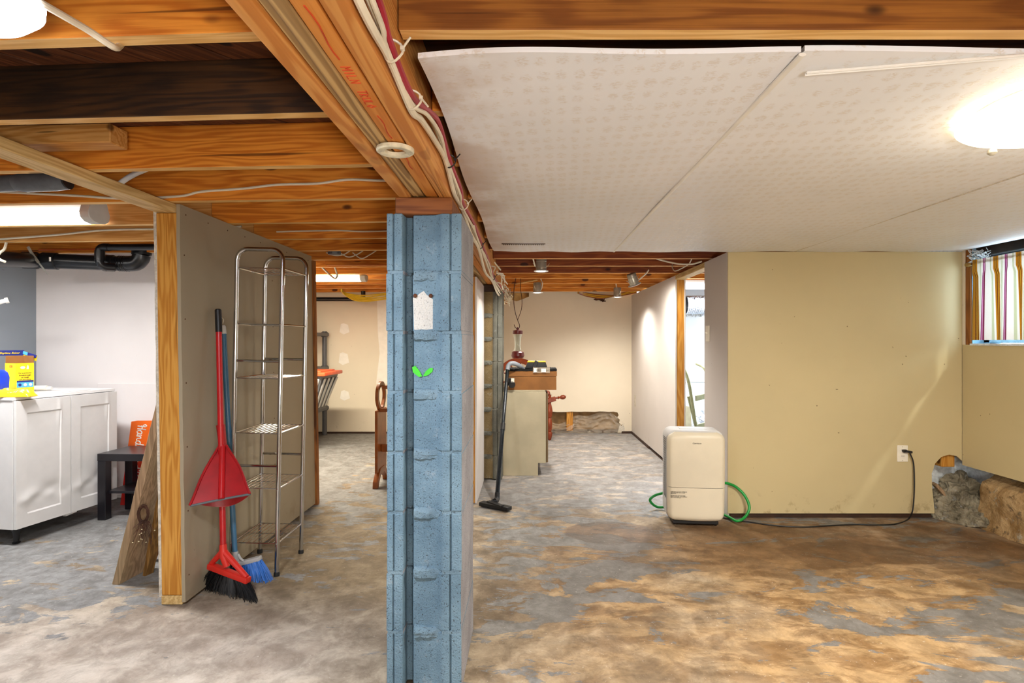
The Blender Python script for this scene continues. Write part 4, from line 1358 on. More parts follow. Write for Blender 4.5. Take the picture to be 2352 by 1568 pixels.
# wire hook and feeder
fd = Vector((at(1189, 790, 5.24).x, 5.24, 0))
zc = lambda py: H - (py - PY) * 5.24 / FOCAL
hk = thing('wire_hanger', 'dark bent wire hook hung from the far joists', 'hook', (fd.x, 5.24, zc(745)))
Xp = lambda px: (px - PX) * 5.24 / FOCAL
MB().tube(spline([(Xp(1186), 5.235, zc(634)), (Xp(1181), 5.24, zc(660)), (Xp(1180), 5.24, zc(690)), (Xp(1183), 5.24, zc(715)), (Xp(1189), 5.24, zc(735)), (Xp(1193.5), 5.24, zc(748)), (Xp(1190), 5.24, zc(755)), (Xp(1184), 5.24, zc(752)), (Xp(1181), 5.24, zc(745))], 6), 0.0035, 6).build('hook', M['rust'], hk)
MB().tube(spline([(Xp(1195), 5.245, zc(634)), (Xp(1196), 5.246, zc(665)), (Xp(1199), 5.246, zc(690)), (Xp(1197), 5.246, zc(712)), (Xp(1189), 5.244, zc(734))], 6), 0.003, 6).build('wire', M['rust'], hk)
hf = thing('hummingbird_feeder', 'hourglass glass hummingbird feeder with dark red base hanging on the wire hook', 'feeder', (fd.x, 5.24, zc(830)))
z_ = zc
T = Matrix.Translation((fd.x, 5.24, 0))
MB().lathe([(0.047, z_(767)), (0.049, z_(765)), (0.049, z_(759)), (0.012, z_(757)), (0.009, z_(752)), (0.004, z_(751))], 24, T).build('cap', M['feeder'], hf)
MB().lathe([(0.044, z_(767)), (0.044, z_(769)), (0.034, z_(778)), (0.029, z_(788)), (0.030, z_(797)), (0.042, z_(808)), (0.042, z_(809)), (0.039, z_(807)), (0.027, z_(797)), (0.026, z_(788)), (0.031, z_(778)), (0.041, z_(768))], 32, T, cap=False).build('glass_bottle', M['glass'], hf)
MB().lathe([(0.04, z_(806)), (0.058, z_(809)), (0.060, z_(813)), (0.064, z_(817)), (0.052, z_(822)), (0.02, z_(823))], 28, T).build('nectar_base', M['feeder'], hf)
for k in range(6):
    a = 2 * math.pi * k / 6 + 0.3
    b = MB()
    for j in range(5):
        a2 = 2 * math.pi * j / 5
        c = Vector((0.058 * math.cos(a), 0.058 * math.sin(a), z_(811)))
        r_ = Vector((-math.sin(a), math.cos(a), 0)) * 0.008 * math.cos(a2) + Vector((0, 0, 0.008 * math.sin(a2)))
        b.tube([c, c + r_ + Vector((math.cos(a), math.sin(a), 0)) * 0.006], [0.005, 0.003], 6)
    b.build('flower_port', M['rust'], hf)

# striped curtain on its rod
cn = thing('striped_curtain', 'mustard and magenta striped cotton curtain on a rod across the basement window', 'curtain', (XR - 0.012, 2.8, 1.63))
CA, CBY = 3.468, 1.62
NU, NVv = 220, 14


def curt(u, v):
    y = CA - 0.004 * (1 - v) - (CA - CBY) * u + 0.012 * (1 - v) * (1 - u * 8) * (u < 0.125)
    amp = 0.006 + 0.012 * (1 - v)
    z = 1.152 + (1.652 - 1.152) * v
    x = XR - 0.010 - 0.006 + amp * math.sin(u * 88 + 0.8 * math.sin(u * 31)) + 0.004 * math.sin(u * 210) * v
    if v > 0.84: x = XR - 0.012 - 0.0085 + 0.002 * math.sin(u * 300)
    return (x, y, z)


co = MB().sheet(curt, NU, NVv, (0.0012, 0, 0)).build('cloth', M['curtain'], cn, smooth=60)
uvl = co.data.uv_layers.new(name='weave')
for lp in co.data.loops:
    vi = lp.vertex_index % ((NU + 1) * (NVv + 1))
    uvl.data[lp.index].uv = ((vi // (NVv + 1)) / NU, (vi % (NVv + 1)) / NVv)
MB().tube([(XR - 0.012, CA + 0.022, 1.63), (XR - 0.012, CBY - 0.05, 1.63)], 0.0065, 12).build('rod', M['rust'], cn)
rod_ = bpy.data.objects['rod']
MB().lathe([(0.005, 0.0), (0.009, 0.006), (0.007, 0.012), (0.012, 0.02), (0.016, 0.032), (0.013, 0.045), (0.004, 0.05)], 16, Matrix.Translation((XR - 0.012, CA + 0.012, 1.63)) @ Matrix.Rotation(R(-90), 4, 'X')).build('finial', plain('brass_finial', '#a88850', 0.35, 0.6), rod_)
MB().bar((XR - 0.012, CA + 0.010, 1.632), (XR + 0.03, CA + 0.012, 1.645), 0.010, 0.006, (0, 1, 0)).build('bracket', M['rust'], cn)

# ================================================================== LEFT BAY
ur = R(80.9)
cbn = thing('base_cabinet', 'white two-door base cabinet with dented doors on short black legs', 'cabinet', (-2.847, 3.075, 0), ur)
W_, D_, Z0, Z1 = 0.632, 0.60, 0.092, 0.812
MB().box(0, 0.016, 0.021, D_, Z0, Z1).build('side_panel', M['cabinet'], cbn, 0.001, local=True)
MB().box(W_ - 0.016, W_, 0.021, D_, Z0, Z1).build('side_panel', M['cabinet'], cbn, 0.001, local=True)
MB().box(0.017, W_ - 0.017, 0.022, D_, Z0, Z0 + 0.016).build('bottom_panel', M['cabinet'], cbn, 0.001, local=True)
MB().box(0.017, W_ - 0.017, D_ - 0.012, D_ - 0.002, Z0 + 0.018, Z1).build('back_panel', M['cabinet'], cbn, local=True)
MB().box(-0.004, W_ + 0.002, 0.018, D_ + 0.004, Z1 + 0.001, Z1 + 0.018).build('top_panel', M['cabinet'], cbn, 0.0015, local=True)
MB().box(0.02, W_ - 0.16, 0.03, 0.30, Z1 + 0.0185, Z1 + 0.026).build('loose_shelf', M['cabinet'], cbn, 0.001, local=True)
for k in range(2):
    x0 = 0.002 + k * 0.317
    x1 = x0 + 0.312

    def door(u, v, x0=x0, x1=x1, k=k):
        x = x0 + (x1 - x0) * u
        z = Z0 + 0.002 + (Z1 - Z0 - 0.004) * v
        ix, iz = min(u, 1 - u) * 0.32, min(v, 1 - v) * 0.716
        inn = min((ix - 0.062) / 0.004, (iz - 0.072) / 0.004, 1.0)
        y = 0.0 + (0.006 if inn > 0.5 else (0.006 * max(inn, 0) * 1.0 if inn > 0 else 0.0))
        # heat-warped foil low on the panel
        y += -0.010 * math.exp(-((u - 0.25) / 0.18) ** 2 - ((v - 0.22 - 0.06 * u) / 0.05) ** 2) * (1.0 if k == 0 else 0.5)
        y += 0.008 * math.exp(-((u - 0.66) / 0.2) ** 2 - ((v - 0.26) / 0.05) ** 2)
        y += -0.006 * math.exp(-((u - 0.78) / 0.04) ** 2 - ((v - 0.86) / 0.10) ** 2)
        y -= 0.004 * math.exp(-((v - 0.21) / 0.03) ** 2) * math.sin(u * 13)
        return (x, y, z)
    MB().sheet(door, 64, 90, (0, 0.018, 0)).build('door', M['cabinet'], cbn, local=True, smooth=25)
MB().bar((0.30, 0.03, Z0 - 0.01), (0.37, 0.03, Z0 - 0.004), 0.02, 0.012, (0, 1, 0)).build('loose_batten', M['cabinet'], cbn, local=True)
for (x, y) in ((0.05, 0.06), (W_ - 0.05, 0.06), (0.05, D_ - 0.06), (W_ - 0.05, D_ - 0.06)):
    MB().lathe([(0.017, 0.0), (0.020, 0.006), (0.012, 0.012), (0.015, 0.05), (0.024, 0.082), (0.034, 0.0915)], 16, Matrix.Translation((x, y, 0))).build('leg', M['black'], cbn, local=True)

ZT = Z1 + 0.0262
# carton of wipes on the cabinet
p = at(36, 893, 3.20)
fb = thing('wipes_carton', 'open yellow carton with navy lid flaps standing on the white cabinet', 'carton', (p.x, p.y, Z1 + 0.0265), R(70))
cw, cdp, chh = 0.090, 0.100, 0.178
cwf = MB().box(0, cw, 0, 0.002, 0, chh).build('carton_wall', M['yellowcard'], fb, local=True)
MB().box(0, 0.002, 0.0025, cdp, 0, chh).build('carton_wall', M['yellowcard'], fb, local=True)
MB().box(0.0025, cw, cdp - 0.002, cdp, 0, chh + 0.042).build('carton_wall', M['card'], fb, local=True)
MB().box(cw - 0.002, cw, 0.0025, cdp - 0.0025, 0, chh + 0.042).build('carton_wall', M['card'], fb, local=True)
MB().box(0.0025, cw - 0.0025, 0.0025, cdp - 0.0025, 0, 0.002).build('carton_base', M['card'], fb, local=True)
MB().box(-0.03, cw + 0.004, cdp + 0.0005, cdp + 0.002, chh + 0.043, chh + 0.074).build('lid_flap', M['navy'], fb, local=True)
MB().bar((cw + 0.001, cdp, chh + 0.050), (cw + 0.012, -0.004, chh + 0.026), 0.034, 0.0015, (0, 0, 1)).build('lid_flap', M['yellowcard'], fb, local=True)
MB().bar((cw + 0.0, cdp, chh + 0.060), (cw + 0.011, -0.004, chh + 0.036), 0.018, 0.0008, (0, 0, 1)).warp(lambda q: q + Vector((-0.0014, 0, 0))).build('flap_stripe', M['navy'], fb, local=True)
MB().bar((cw + 0.0, cdp, chh + 0.060), (cw + 0.004, cdp - 0.036, chh + 0.052), 0.018, 0.0008, (0, 0, 1)).warp(lambda q: q + Vector((-0.0024, 0, 0))).build('flap_stripe', M['skyblue'], fb, local=True)
FB = PM[fb.name]
pl = lambda x, z, y=-0.0004: FB @ Matrix.Translation((x, y, z)) @ Matrix.Rotation(R(90), 4, 'X')
pside = lambda y, z: FB @ Matrix.Translation((-0.0004, y, z)) @ Matrix.Rotation(R(-90), 4, 'Z') @ Matrix.Rotation(R(90), 4, 'X')
lettering('120', 0.020, pside(0.060, chh - 0.026), 'carton_print', M['redink'], fb)
for k, s in enumerate(('For a powerful', 'breakthrough', 'on tough', 'soil and more')):
    lettering(s, 0.0105, pl(cw / 2, 0.116 - k * 0.0125), 'carton_print', M['ink'], cwf, 'CENTER')
MB().box(0.005, cw - 0.003, -0.0008, -0.0002, 0.036, 0.076).build('print_band', M['skyblue'], cwf, local=True)
MB().box(0.005, cw - 0.003, -0.0012, -0.0008, 0.066, 0.076).build('print_band', M['navy'], cwf, local=True)
FXZ = Matrix(((1, 0, 0, 0), (0, 0, -1, 0), (0, 1, 0, 0), (0, 0, 0, 1)))
for k in range(3):
    MB().prism(ell(0.020 + k * 0.026, 0.051, 0.008, 0.009, 16), 0.0009, 0.0013, FXZ).build('print_icon', M['whiteprint'] if k != 0 else M['navy'], cwf, local=True)
MB().prism(ell(0.034, 0.152, 0.012, 0.008, 16), 0.0003, 0.0008, FXZ).build('print_icon', M['whiteprint'], cwf, local=True)
MB().prism([(0.052, 0.142), (0.063, 0.142), (0.063, 0.156), (0.059, 0.168), (0.055, 0.156)], 0.0003, 0.0008, FXZ).build('print_icon', M['whiteprint'], cwf, local=True)
lettering('Baytime Raiser', 0.016, FB @ Matrix.Translation((-0.026, cdp - 0.0001, chh + 0.053)) @ Matrix.Rotation(R(90), 4, 'X'), 'carton_print', M['yellowcard'], fb, shear=0.3)

p = at(-2, 876, 3.13)
bb = thing('blue_bottle', 'blue detergent bottle with white print at the cabinet edge', 'bottle', (p.x, p.y, Z1 + 0.0265))
MB().prism([(-0.04, 0), (0.030, 0), (0.033, 0.01), (0.033, 0.06), (0.036, 0.10), (0.026, 0.128), (0.008, 0.142), (-0.03, 0.146), (-0.04, 0.146)], -0.028, 0.028, XZ).build('bottle_body', M['bluebottle'], bb, 0.006, 2, local=True)
bottle_ = bpy.data.objects['bottle_body']
MB().prism([(-0.03, 0.10), (0.014, 0.10), (0.008, 0.115), (-0.005, 0.12)], -0.0295, -0.0285, XZ).build('white_print', M['whiteprint'], bottle_, local=True)
lettering('d', 0.034, Matrix.Translation((p.x, p.y - 0.0288, Z1 + 0.0265 + 0.03)) @ Matrix.Rotation(R(90), 4, 'X'), 'white_print', M['whiteprint'], bottle_)

p = at(37, 888, 3.12)
yb = thing('yellow_packet', 'crumpled yellow packet with purple lettering lying before the open carton', 'packet', (p.x, p.y, Z1 + 0.0185), R(5))


def bagf(u, v):
    x = -0.115 + 0.205 * u
    y = -0.035 + 0.075 * v
    e = min(u, 1 - u, 0.18) / 0.18 * min(v, 1 - v, 0.25) / 0.25
    z = 0.003 + e ** 0.6 * (0.040 + 0.016 * mnoise.noise((u * 4, v * 4, 2)) + 0.006 * mnoise.noise((u * 11, v * 9, 6)))
    return (x, y, z)


MB().sheet(bagf, 34, 22, None).box(-0.11, 0.085, -0.03, 0.035, 0.0, 0.004).build('packet_body', M['yellowbag'], yb, local=True, smooth=22)
YBM = PM[yb.name]
lettering('Pansy', 0.022, YBM @ Matrix.Translation((-0.022, -0.030, 0.024)) @ Matrix.Rotation(R(58), 4, 'X') @ Matrix.Rotation(R(8), 4, 'Z'), 'packet_print', M['purple'], yb)
p = at(92, 890, 3.42)
tb = thing('white_tube', 'white plastic tube with a cap lying on the cabinet top', 'tube', (p.x, p.y, Z1 + 0.043))
MB().tube([(-0.05, 0, 0), (0.035, 0.01, 0)], 0.0155, 16).build('tube_body', M['outlet'], tb, local=True)
MB().tube([(0.036, 0.01, -0.003), (0.06, 0.013, -0.003)], 0.011, 14).build('cap', M['white_plastic'], tb, local=True)

# black side table
p = fl(212, 1195)
st = thing('side_table', 'small black side table with a lower shelf in front of the orange sign', 'table', (p.x + 0.030, p.y, 0), R(-1.5))
TW, TD, TH = 0.55, 0.285, 0.425
MB().box(0, TW, 0, TD, TH - 0.046, TH).build('tabletop', M['blackbrown'], st, 0.002, local=True)
MB().box(0.038, TW - 0.04, 0.03, TD - 0.012, 0.165, 0.181).build('lower_shelf', M['blackbrown'], st, 0.0015, local=True)
for (x, y) in ((0.001, 0.001), (TW - 0.053, 0.001), (0.001, TD - 0.053), (TW - 0.053, TD - 0.053)):
    MB().box(x, x + 0.052, y, y + 0.052, 0, TH - 0.0465).build('leg', M['blackbrown'], st, 0.002, local=True)

# sign with hand lettering turned on its side
q0, q1 = fl(276, 1160), at(292, 966, 3.99)
sg = thing('yarn_sign', 'orange and red sign with white script lettering leaning behind the black table', 'sign', (q0.x, q0.y, 0))
sd = Vector((0.008, 0.11, 0.575))
SB = basis((1, 0, 0), sd, (q0.x, q0.y, 0.001))     # local x right, y up the sign, z toward the back? (x cross y = -y world)
MB().prism([(0, 0), (0.42, 0), (0.42, 0.585), (0.045, 0.585), (0.0, 0.578)], -0.006, 0.0, SB).build('sign_board', M['sign'], sg)
sign_board = bpy.data.objects['sign_board']
GL = {'H': [[(0.35, .75), (.15, .62), (.05, .85), (.25, 1.0), (.42, .85), (.35, .4), (.25, 0)], [(.95, 1.0), (.85, .5), (.8, 0)], [(.2, .42), (.5, .52), (.95, .5)]],
      'a': [[(.8, .5), (.45, .55), (.1, .3), (.3, 0), (.65, .15), (.8, .5), (.75, .1), (1.0, .08)]],
      'n': [[(0, .5), (.12, .48), (.12, 0), (.3, .42), (.6, .5), (.65, .1), (1.0, .08)]],
      'd': [[(.7, .5), (.35, .52), (.05, .25), (.3, 0), (.6, .15), (.85, 1.0), (.7, .1), (1.0, .08)]],
      'D': [[(.3, 1.0), (.2, 0), (.7, .1), (.95, .55), (.6, .95), (.0, .9)]],
      'y': [[(0, .5), (.1, .1), (.4, .05), (.7, .5), (.55, -.3), (.2, -.45), (.3, -.1), (1.0, .15)]],
      'e': [[(0, .2), (.6, .35), (.5, .52), (.15, .4), (.2, .02), (.6, .0), (1.0, .15)]],
      'Y': [[(-.2, .8), (0, 1.0), (.2, .9), (.2, .55), (.6, .5), (.9, 1.0), (.7, .2), (.3, -.45), (-.2, -.55), (-.5, -.4)]],
      'r': [[(0, .4), (.2, .55), (.6, .45), (.5, .08), (1.0, .08)]],
      's': [[(0, .1), (.5, .55), (.7, .2), (.35, .0), (.05, .1)], [(.6, .05), (1.0, .1)]],
      'L': [[(.6, 1.0), (.3, .9), (.3, .1), (.05, .05), (.4, .0), (1.0, .15)]],
      'u': [[(0, .5), (.1, .05), (.6, .1), (.75, .5), (.75, .1), (1.0, .08)]], ' ': []}


def script(words_, s0, base, ch, adv, rad):
    mb = MB()
    s = s0
    for c_ in words_:
        for strk in GL[c_]:
            pts = [SB @ Vector((base + q[1] * ch, 0.578 - (s + q[0] * adv), 0.0006)) for q in strk]
            sp = spline([(p.x, p.y, p.z) for p in pts], 5)
            mb.tube(sp, rad, 5)
        s += adv * (1.0 if c_ != ' ' else 0.35)
    return mb


script('Hand Dyed Yarns', 0.022, 0.052, 0.062, 0.0375, 0.0042).build('script_lettering', M['whiteprint'], sign_board)
script('Lu', 0.022, 0.150, 0.060, 0.046, 0.0042).build('script_lettering', M['whiteprint'], sign_board)


# planks leaning on the outside of the partition
def lean_plank(label, b0, b1, top, th, m, ln=1.0):
    b0, b1, top = Vector(b0), Vector(b1), Vector(top)
    up = (top - b0)
    L = up.length * ln
    wdir = (b1 - b0)
    wd = wdir.length
    t = thing('leaning_board', label, 'board', (b0 + b1) / 2, group=None)
    Mx = basis(wdir, up, b0)
    n = 10
    b = MB()
    poly = [(0, 0), (wd, 0)] + [(wd + 0.002 * math.sin(k * 1.7), L * k / n) for k in range(1, n + 1)] + [(0.0015 * math.sin(k * 2.1), L * k / n) for k in range(n, 0, -1)]
    b.prism(poly, 0, th, Mx)
    b.v = [p for p in b.v]
    b.build('plank_board', m, t, 0.003)
    return t


mp_ = wood('weathered_leaning_board', 'z', '#7a6248', '#a08264', '#bd9d7c', grey=0.5, stain=0.1, knots=0.2)
lean_plank('wide weathered board leaning on the partition, closest to the stud', fl(256, 1342), fl(328, 1304), at(371, 900, 2.60), 0.036, mp_)
lean_plank('narrow brown board leaning behind the wide weathered one', fl(326, 1322), fl(346, 1313), at(384, 1010, 2.66), 0.02, M['dark_plank'])
lean_plank('thin dark offcut leaning beside the partition edge', fl(340, 1290), fl(352, 1284), at(392, 1080, 2.76), 0.018, M['stud_brown'])
wr_ = thing('twig_wreath', 'small brown twig wreath with dried sprigs hung on the leaning board', 'wreath', at(330, 1200, 2.52))
wc = at(329, 1180, 2.585)
for k in range(12):
    b = MB()
    rr = rnd.uniform(0.022, 0.034)
    ph, tl = rnd.uniform(0, 6), rnd.uniform(-.25, .25)
    b.tube([wc + Vector((rr * 0.8 * math.cos(a), rnd.uniform(-.003, .003) + 0.01 * math.sin(a + ph) * tl, rr * 1.3 * math.sin(a))) for a in [2 * math.pi * j / 18 for j in range(18)]], 0.0016, 5, closed=True)
    b.build('twig_ring', M['twig'], wr_)
sp = MB()
pe = MB()
for k in range(46):
    b0 = wc + Vector((rnd.uniform(-.01, .035), rnd.uniform(-.012, .0), -0.03))
    b1 = b0 + Vector((rnd.uniform(-.045, .035), rnd.uniform(-.02, .01), rnd.uniform(-.12, -.02)))
    sp.tube([b0, (b0 + b1) / 2 + Vector((rnd.uniform(-.012, .012), 0, 0)), b1], 0.0009, 4)
    if k % 5 == 0:
        pe.lathe([(0.0, -0.003), (0.004, 0), (0.0, 0.003)], 6, Matrix.Translation(b1))
sp.build('sprigs', M['twig'], wr_, props={'kind': 'stuff'})
pe.build('seed_heads', M['petal'], wr_, props={'kind': 'stuff'})

# ================================================================== SHELF AND BROOMS
sx0, sx1, sy0, sy1 = -1.446, -1.224, 2.696, 2.985
sh = thing('wire_shelf', 'tall chrome tower shelf with six wire shelves against the grey partition', 'shelf', ((sx0 + sx1) / 2, sy0, 0), rot=(0, R(1.1), 0))
PMs = PM[sh.name]
lx = (sx1 - sx0) / 2
dy = sy1 - sy0
TOPZ = 1.592
for y in (0.0, dy):
    r_ = 0.052
    pts = [(-lx, y, 0.02), (-lx, y, TOPZ - r_)] + [(-lx + r_ - r_ * math.cos(R(a)), y, TOPZ - r_ + r_ * math.sin(R(a))) for a in range(15, 91, 15)]
    pts += [(lx - r_ + r_ * math.sin(R(a)), y, TOPZ - r_ + r_ * math.cos(R(a))) for a in range(0, 91, 15)] + [(lx, y, 0.02)]
    MB().tube(pts, 0.0108, 14).build('hoop_frame', M['chrome'], sh, local=True)
    for x in (-lx, lx):
        MB().lathe([(0.0135, 0.0), (0.0135, 0.016), (0.0115, 0.022)], 14, Matrix.Translation((x, y, 0))).build('rubber_foot', M['rubber'], sh, local=True)
for z in (1.500, 1.226, 0.962, 0.695, 0.426, 0.160):
    s_ = MB()
    for x in (-lx, lx):
        s_.tube([(x, 0.010, z), (x, dy - 0.010, z)], 0.0052, 8)
    for y in (0.0, dy):
        s_.tube([(-lx + 0.01, y, z), (lx - 0.01, y, z)], 0.0026, 6)
    s_.tube([(-lx, dy / 2, z - 0.003), (lx, dy / 2, z - 0.003)], 0.0022, 6)
    for k in range(1, 9):
        x = -lx + 2 * lx * k / 9
        s_.tube([(x, 0, z), (x, dy, z)], 0.0019, 6)
    for x in (-lx, lx):
        for y in (0, dy):
            s_.lathe([(0.004, -0.002), (0.004, 0.003), (0.0, 0.004)], 8, Matrix.Translation((x, y - 0.010, z)) @ Matrix.Rotation(R(90), 4, 'X'))
    s_.build('wire_shelf_rack', M['wire'], sh, local=True)
for z in (1.047, 0.537):
    for y in (0, dy):
        MB().tube([(-lx + 0.008, y, z), (lx - 0.008, y, z)], 0.0065, 10).build('cross_rail', M['chrome'], sh, local=True)


def bristles(mb, line, down, spread, L, n, r, seed):
    g = random.Random(seed)
    for k in range(n):
        u = k / (n - 1)
        for j in range(6):
            v = (j + g.random()) / 6
            b0 = line(u) + Vector((g.uniform(-.004, .004), g.uniform(-.016, .016), 0))
            fan = (u - 0.5) * 2
            tip = b0 + Vector(down) * L * g.uniform(0.9, 1.04) + Vector(spread) * fan + Vector((g.uniform(-.012, .012), g.uniform(-.018, .018), 0))
            tip.z = max(tip.z, 0.002)
            md = (b0 + tip) / 2 + Vector(spread) * fan * 0.12
            mb.tube([b0, md, tip], [r, r, r * 0.6], 3, cap=False)


# red broom
top, bot = at(501, 712, 2.62), at(521, 1290, 2.505)
sock = at(513, 1265, 2.507)
rb = thing('red_broom', 'red-handled broom with black bristles and clipped red dustpan beside the chrome shelf', 'broom', (bot.x, bot.y, 0))
ax = (bot - top).normalized()
L = (bot - top).length
MB().tube([top, top + ax * 0.105], 0.0145, 14).tube([top - ax * 0.004, top], [0.011, 0.0145], 14).build('grip', M['black'], rb)
MB().tube([top + ax * 0.1055, sock - ax * 0.022], 0.0132, 14).build('handle', M['red'], rb)
MB().tube([sock - ax * 0.03, sock + ax * 0.02, bot + ax * 0.02], [0.0155, 0.018, 0.014], 14).build('socket', M['red_head'], rb)
hl, hr = at(485, 1300, 2.535), at(567, 1331, 2.470)
apex = sock + ax * 0.0
for e_ in (hl, hr):
    MB().tube([apex, e_ + Vector((0, 0, 0.012))], [0.015, 0.011], 10).build('yoke', M['red_head'], rb)
MB().bar(hl + (hl - hr) * 0.05, hr + (hr - hl) * 0.05, 0.030, 0.026, (0.3, 1, 0)).build('head_bar', M['red_head'], rb, 0.004, 2)
rhead = bpy.data.objects['head_bar']
brm = MB()
bristles(brm, lambda u: hl + (hr - hl) * u + Vector((0, 0, -0.012)), (-0.02, -0.03, -1), (0.072, -0.045, -0.0), 0.112, 64, 0.0019, 3)
brm.warp(lambda p: Vector((p.x, p.y, max(p.z, 0.002))))
brm.build('bristles', M['blackbristle'], rhead, props={'kind': 'stuff'})
# dustpan clipped on the handle
Yd = 2.555
nk0, nk1 = at(505, 1022, Yd + 0.01), at(521, 1022, Yd + 0.01)
c0_, c1b = at(437, 1160, 2.405), at(575, 1133, 2.46)
dpn = thing('dustpan', 'red long-neck dustpan snapped on the red broom handle', 'dustpan', (bot.x, Yd, 0.4))


def panf(u, v):
    a = nk0 + (nk1 - nk0) * u
    b = c0_ + (c1b - c0_) * u
    bulge = math.sin(u * math.pi)
    p_ = a * (1 - v) + b * v
    wdn = 1 + 0.22 * math.sin(v * math.pi) * 0
    mid = (nk0 + nk1) / 2 * (1 - v) + (c0_ + c1b) / 2 * v
    p_ = mid + (p_ - mid) * (1 + 0.30 * math.sin(v * math.pi) * (1 - v))
    return p_ + Vector((0, 0.012 * bulge * v, 0))


MB().sheet(panf, 24, 20, (0, 0.0035, 0)).build('pan', M['red_dusty'], dpn)
pan_ = kids(dpn)[0]
for u in (0.0, 1.0):
    MB().tube([Vector(panf(u, k / 12)) + Vector((0, -0.004, 0)) for k in range(13)], 0.0055, 8).build('pan_rim', M['red_dusty'], pan_)
MB().tube([Vector(panf(k / 16, 1.0)) + Vector((0, 0, -0.003)) for k in range(17)], 0.005, 8).build('rubber_lip', M['lip'], pan_)
bk = MB().sheet(lambda u, v: Vector(panf(u, 0.3 + 0.7 * v)) + Vector((0, 0.004 + (0.05 * v) * math.sin(math.pi * u) ** 0.5, -0.05 * v * math.sin(math.pi * u))), 18, 8, (0, 0.003, 0))
bk.build('pan_back', M['red_dusty'], dpn)
hp0, hp1 = at(508, 975, Yd + 0.015), at(512, 1025, Yd + 0.012)
MB().tube([hp0 + Vector((-.003, 0, 0)), hp1], [0.019, 0.018], 14).build('neck_sleeve', M['red_dusty'], dpn)

MB().tube([Vector(panf(0.5, k / 12)) + Vector((0, -0.006, 0)) for k in range(13)], [0.0135] * 13, 12).build('pan_ridge', M['red'], dpn)

# blue broom behind
top2, bot2 = at(513, 748, 2.72), at(540, 1283, 2.655)
b2 = thing('blue_broom', 'faded blue broom with bright blue bristles standing behind the red broom', 'broom', (bot2.x, bot2.y, 0))
ax2 = (bot2 - top2).normalized()
MB().tube([top2 + ax2 * 0.03, bot2], 0.0122, 14).build('handle', M['bluepole'], b2)
MB().tube([top2 - ax2 * 0.004, top2 + ax2 * 0.005, top2 + ax2 * 0.04], [0.007, 0.012, 0.0135], 14).build('end_cap', M['white_plastic'], b2)
tc_ = top2 + Vector((0.004, -0.012, 0.01))
MB().tube(spline([tc_ + Vector((0.0, 0, 0.0)), tc_ + Vector((0.003, 0, 0.022)), tc_ + Vector((-0.012, 0, 0.03)), tc_ + Vector((-0.008, 0, 0.0))], 6), 0.002, 6).build('hang_cord', M['cable_white'], b2)
l0, l1 = at(537, 1297, 2.66), at(598, 1281, 2.64)
MB().bar(l0, l1, 0.032, 0.020, (0, 1, 0)).build('head_bar', M['grey_plastic'], b2, 0.004, 2)
MB().tube([bot2 - ax2 * 0.035, bot2 + ax2 * 0.02], [0.016, 0.019], 14).build('socket', M['grey_plastic'], b2)
MB().tube(spline([at(547, 1272, 2.64), at(552, 1282, 2.64), at(560, 1288, 2.64)], 5), 0.006, 8).build('socket_web', M['grey_plastic'], b2)
bm2 = MB()
bristles(bm2, lambda u: l0 + (l1 - l0) * u + Vector((0, 0, -0.008)), (0.10, -0.02, -1), (0.040, -0.01, 0.0), 0.118, 52, 0.0019, 5)
bm2.warp(lambda p: Vector((p.x, p.y, max(p.z, 0.002))))
bm2.build('bristles', M['bluebristle'], b2, props={'kind': 'stuff'})

# ================================================================== DEHUMIDIFIER, HOSE, CORD, OUTLET
dx0 = (1600 - PX) * 3.40 / FOCAL
dh = thing('dehumidifier', 'cream portable dehumidifier with yellowed front standing before the end wall', 'dehumidifier', (dx0, 3.395, 0), R(-6))
DW, DD, DH = 0.352, 0.24, 0.588
ZB = 0.022
XZm = XZ
body = MB().prism(rrect(DW, DH - ZB - 0.004, 0.052, 8, 0, ZB + 0.002 + (DH - ZB) / 2), 0.055, DD, XZm)
body.build('rear_shell', M['dehum_back'], dh, 0.022, 3, local=True)


def front(u0, u1, z0, z1, name, rt, rb_, lab=None):
    """bowed front cover between z0 and z1"""
    b = MB()
    n, m_ = 26, 18
    zc0, zc1 = ZB + 0.012, DH - 0.006

    def half(z):
        w0 = DW / 2
        rr = 0.055
        if z > zc1 - rr:
            d_ = min(1, (z - (zc1 - rr)) / rr)
            return w0 - rr + rr * math.sqrt(max(0.0, 1 - d_ * d_))
        rr = 0.04
        if z < zc0 + rr:
            d_ = min(1, ((zc0 + rr) - z) / rr)
            return w0 - 0.006 - rr + rr * math.sqrt(max(0.0, 1 - d_ * d_))
        return w0 - 0.006 * max(0, (0.3 - z) / 0.3)

    def fn(u, v):
        z = z0 + (z1 - z0) * v
        h_ = half(z)
        s = -1 + 2 * u
        x = s * h_
        e_ = abs(s)
        edge = 0.026 * (1 - math.sqrt(max(0, 1 - max(0, (e_ - 0.86) / 0.14) ** 2)))
        ev = 0.0
        for (dz, rr) in ((zc1 - z, 0.03), (z - zc0, 0.03)):
            if dz < rr: ev = max(ev, 0.024 * (1 - math.sqrt(max(0, 1 - ((rr - dz) / rr) ** 2))))
        return (x, 0.0 + 0.012 * s * s + max(edge, ev), z)
    b.sheet(fn, n, m_)
    rim = []
    o_ = b.build(name, M['dehum'], dh, local=True, smooth=50)
    return o_


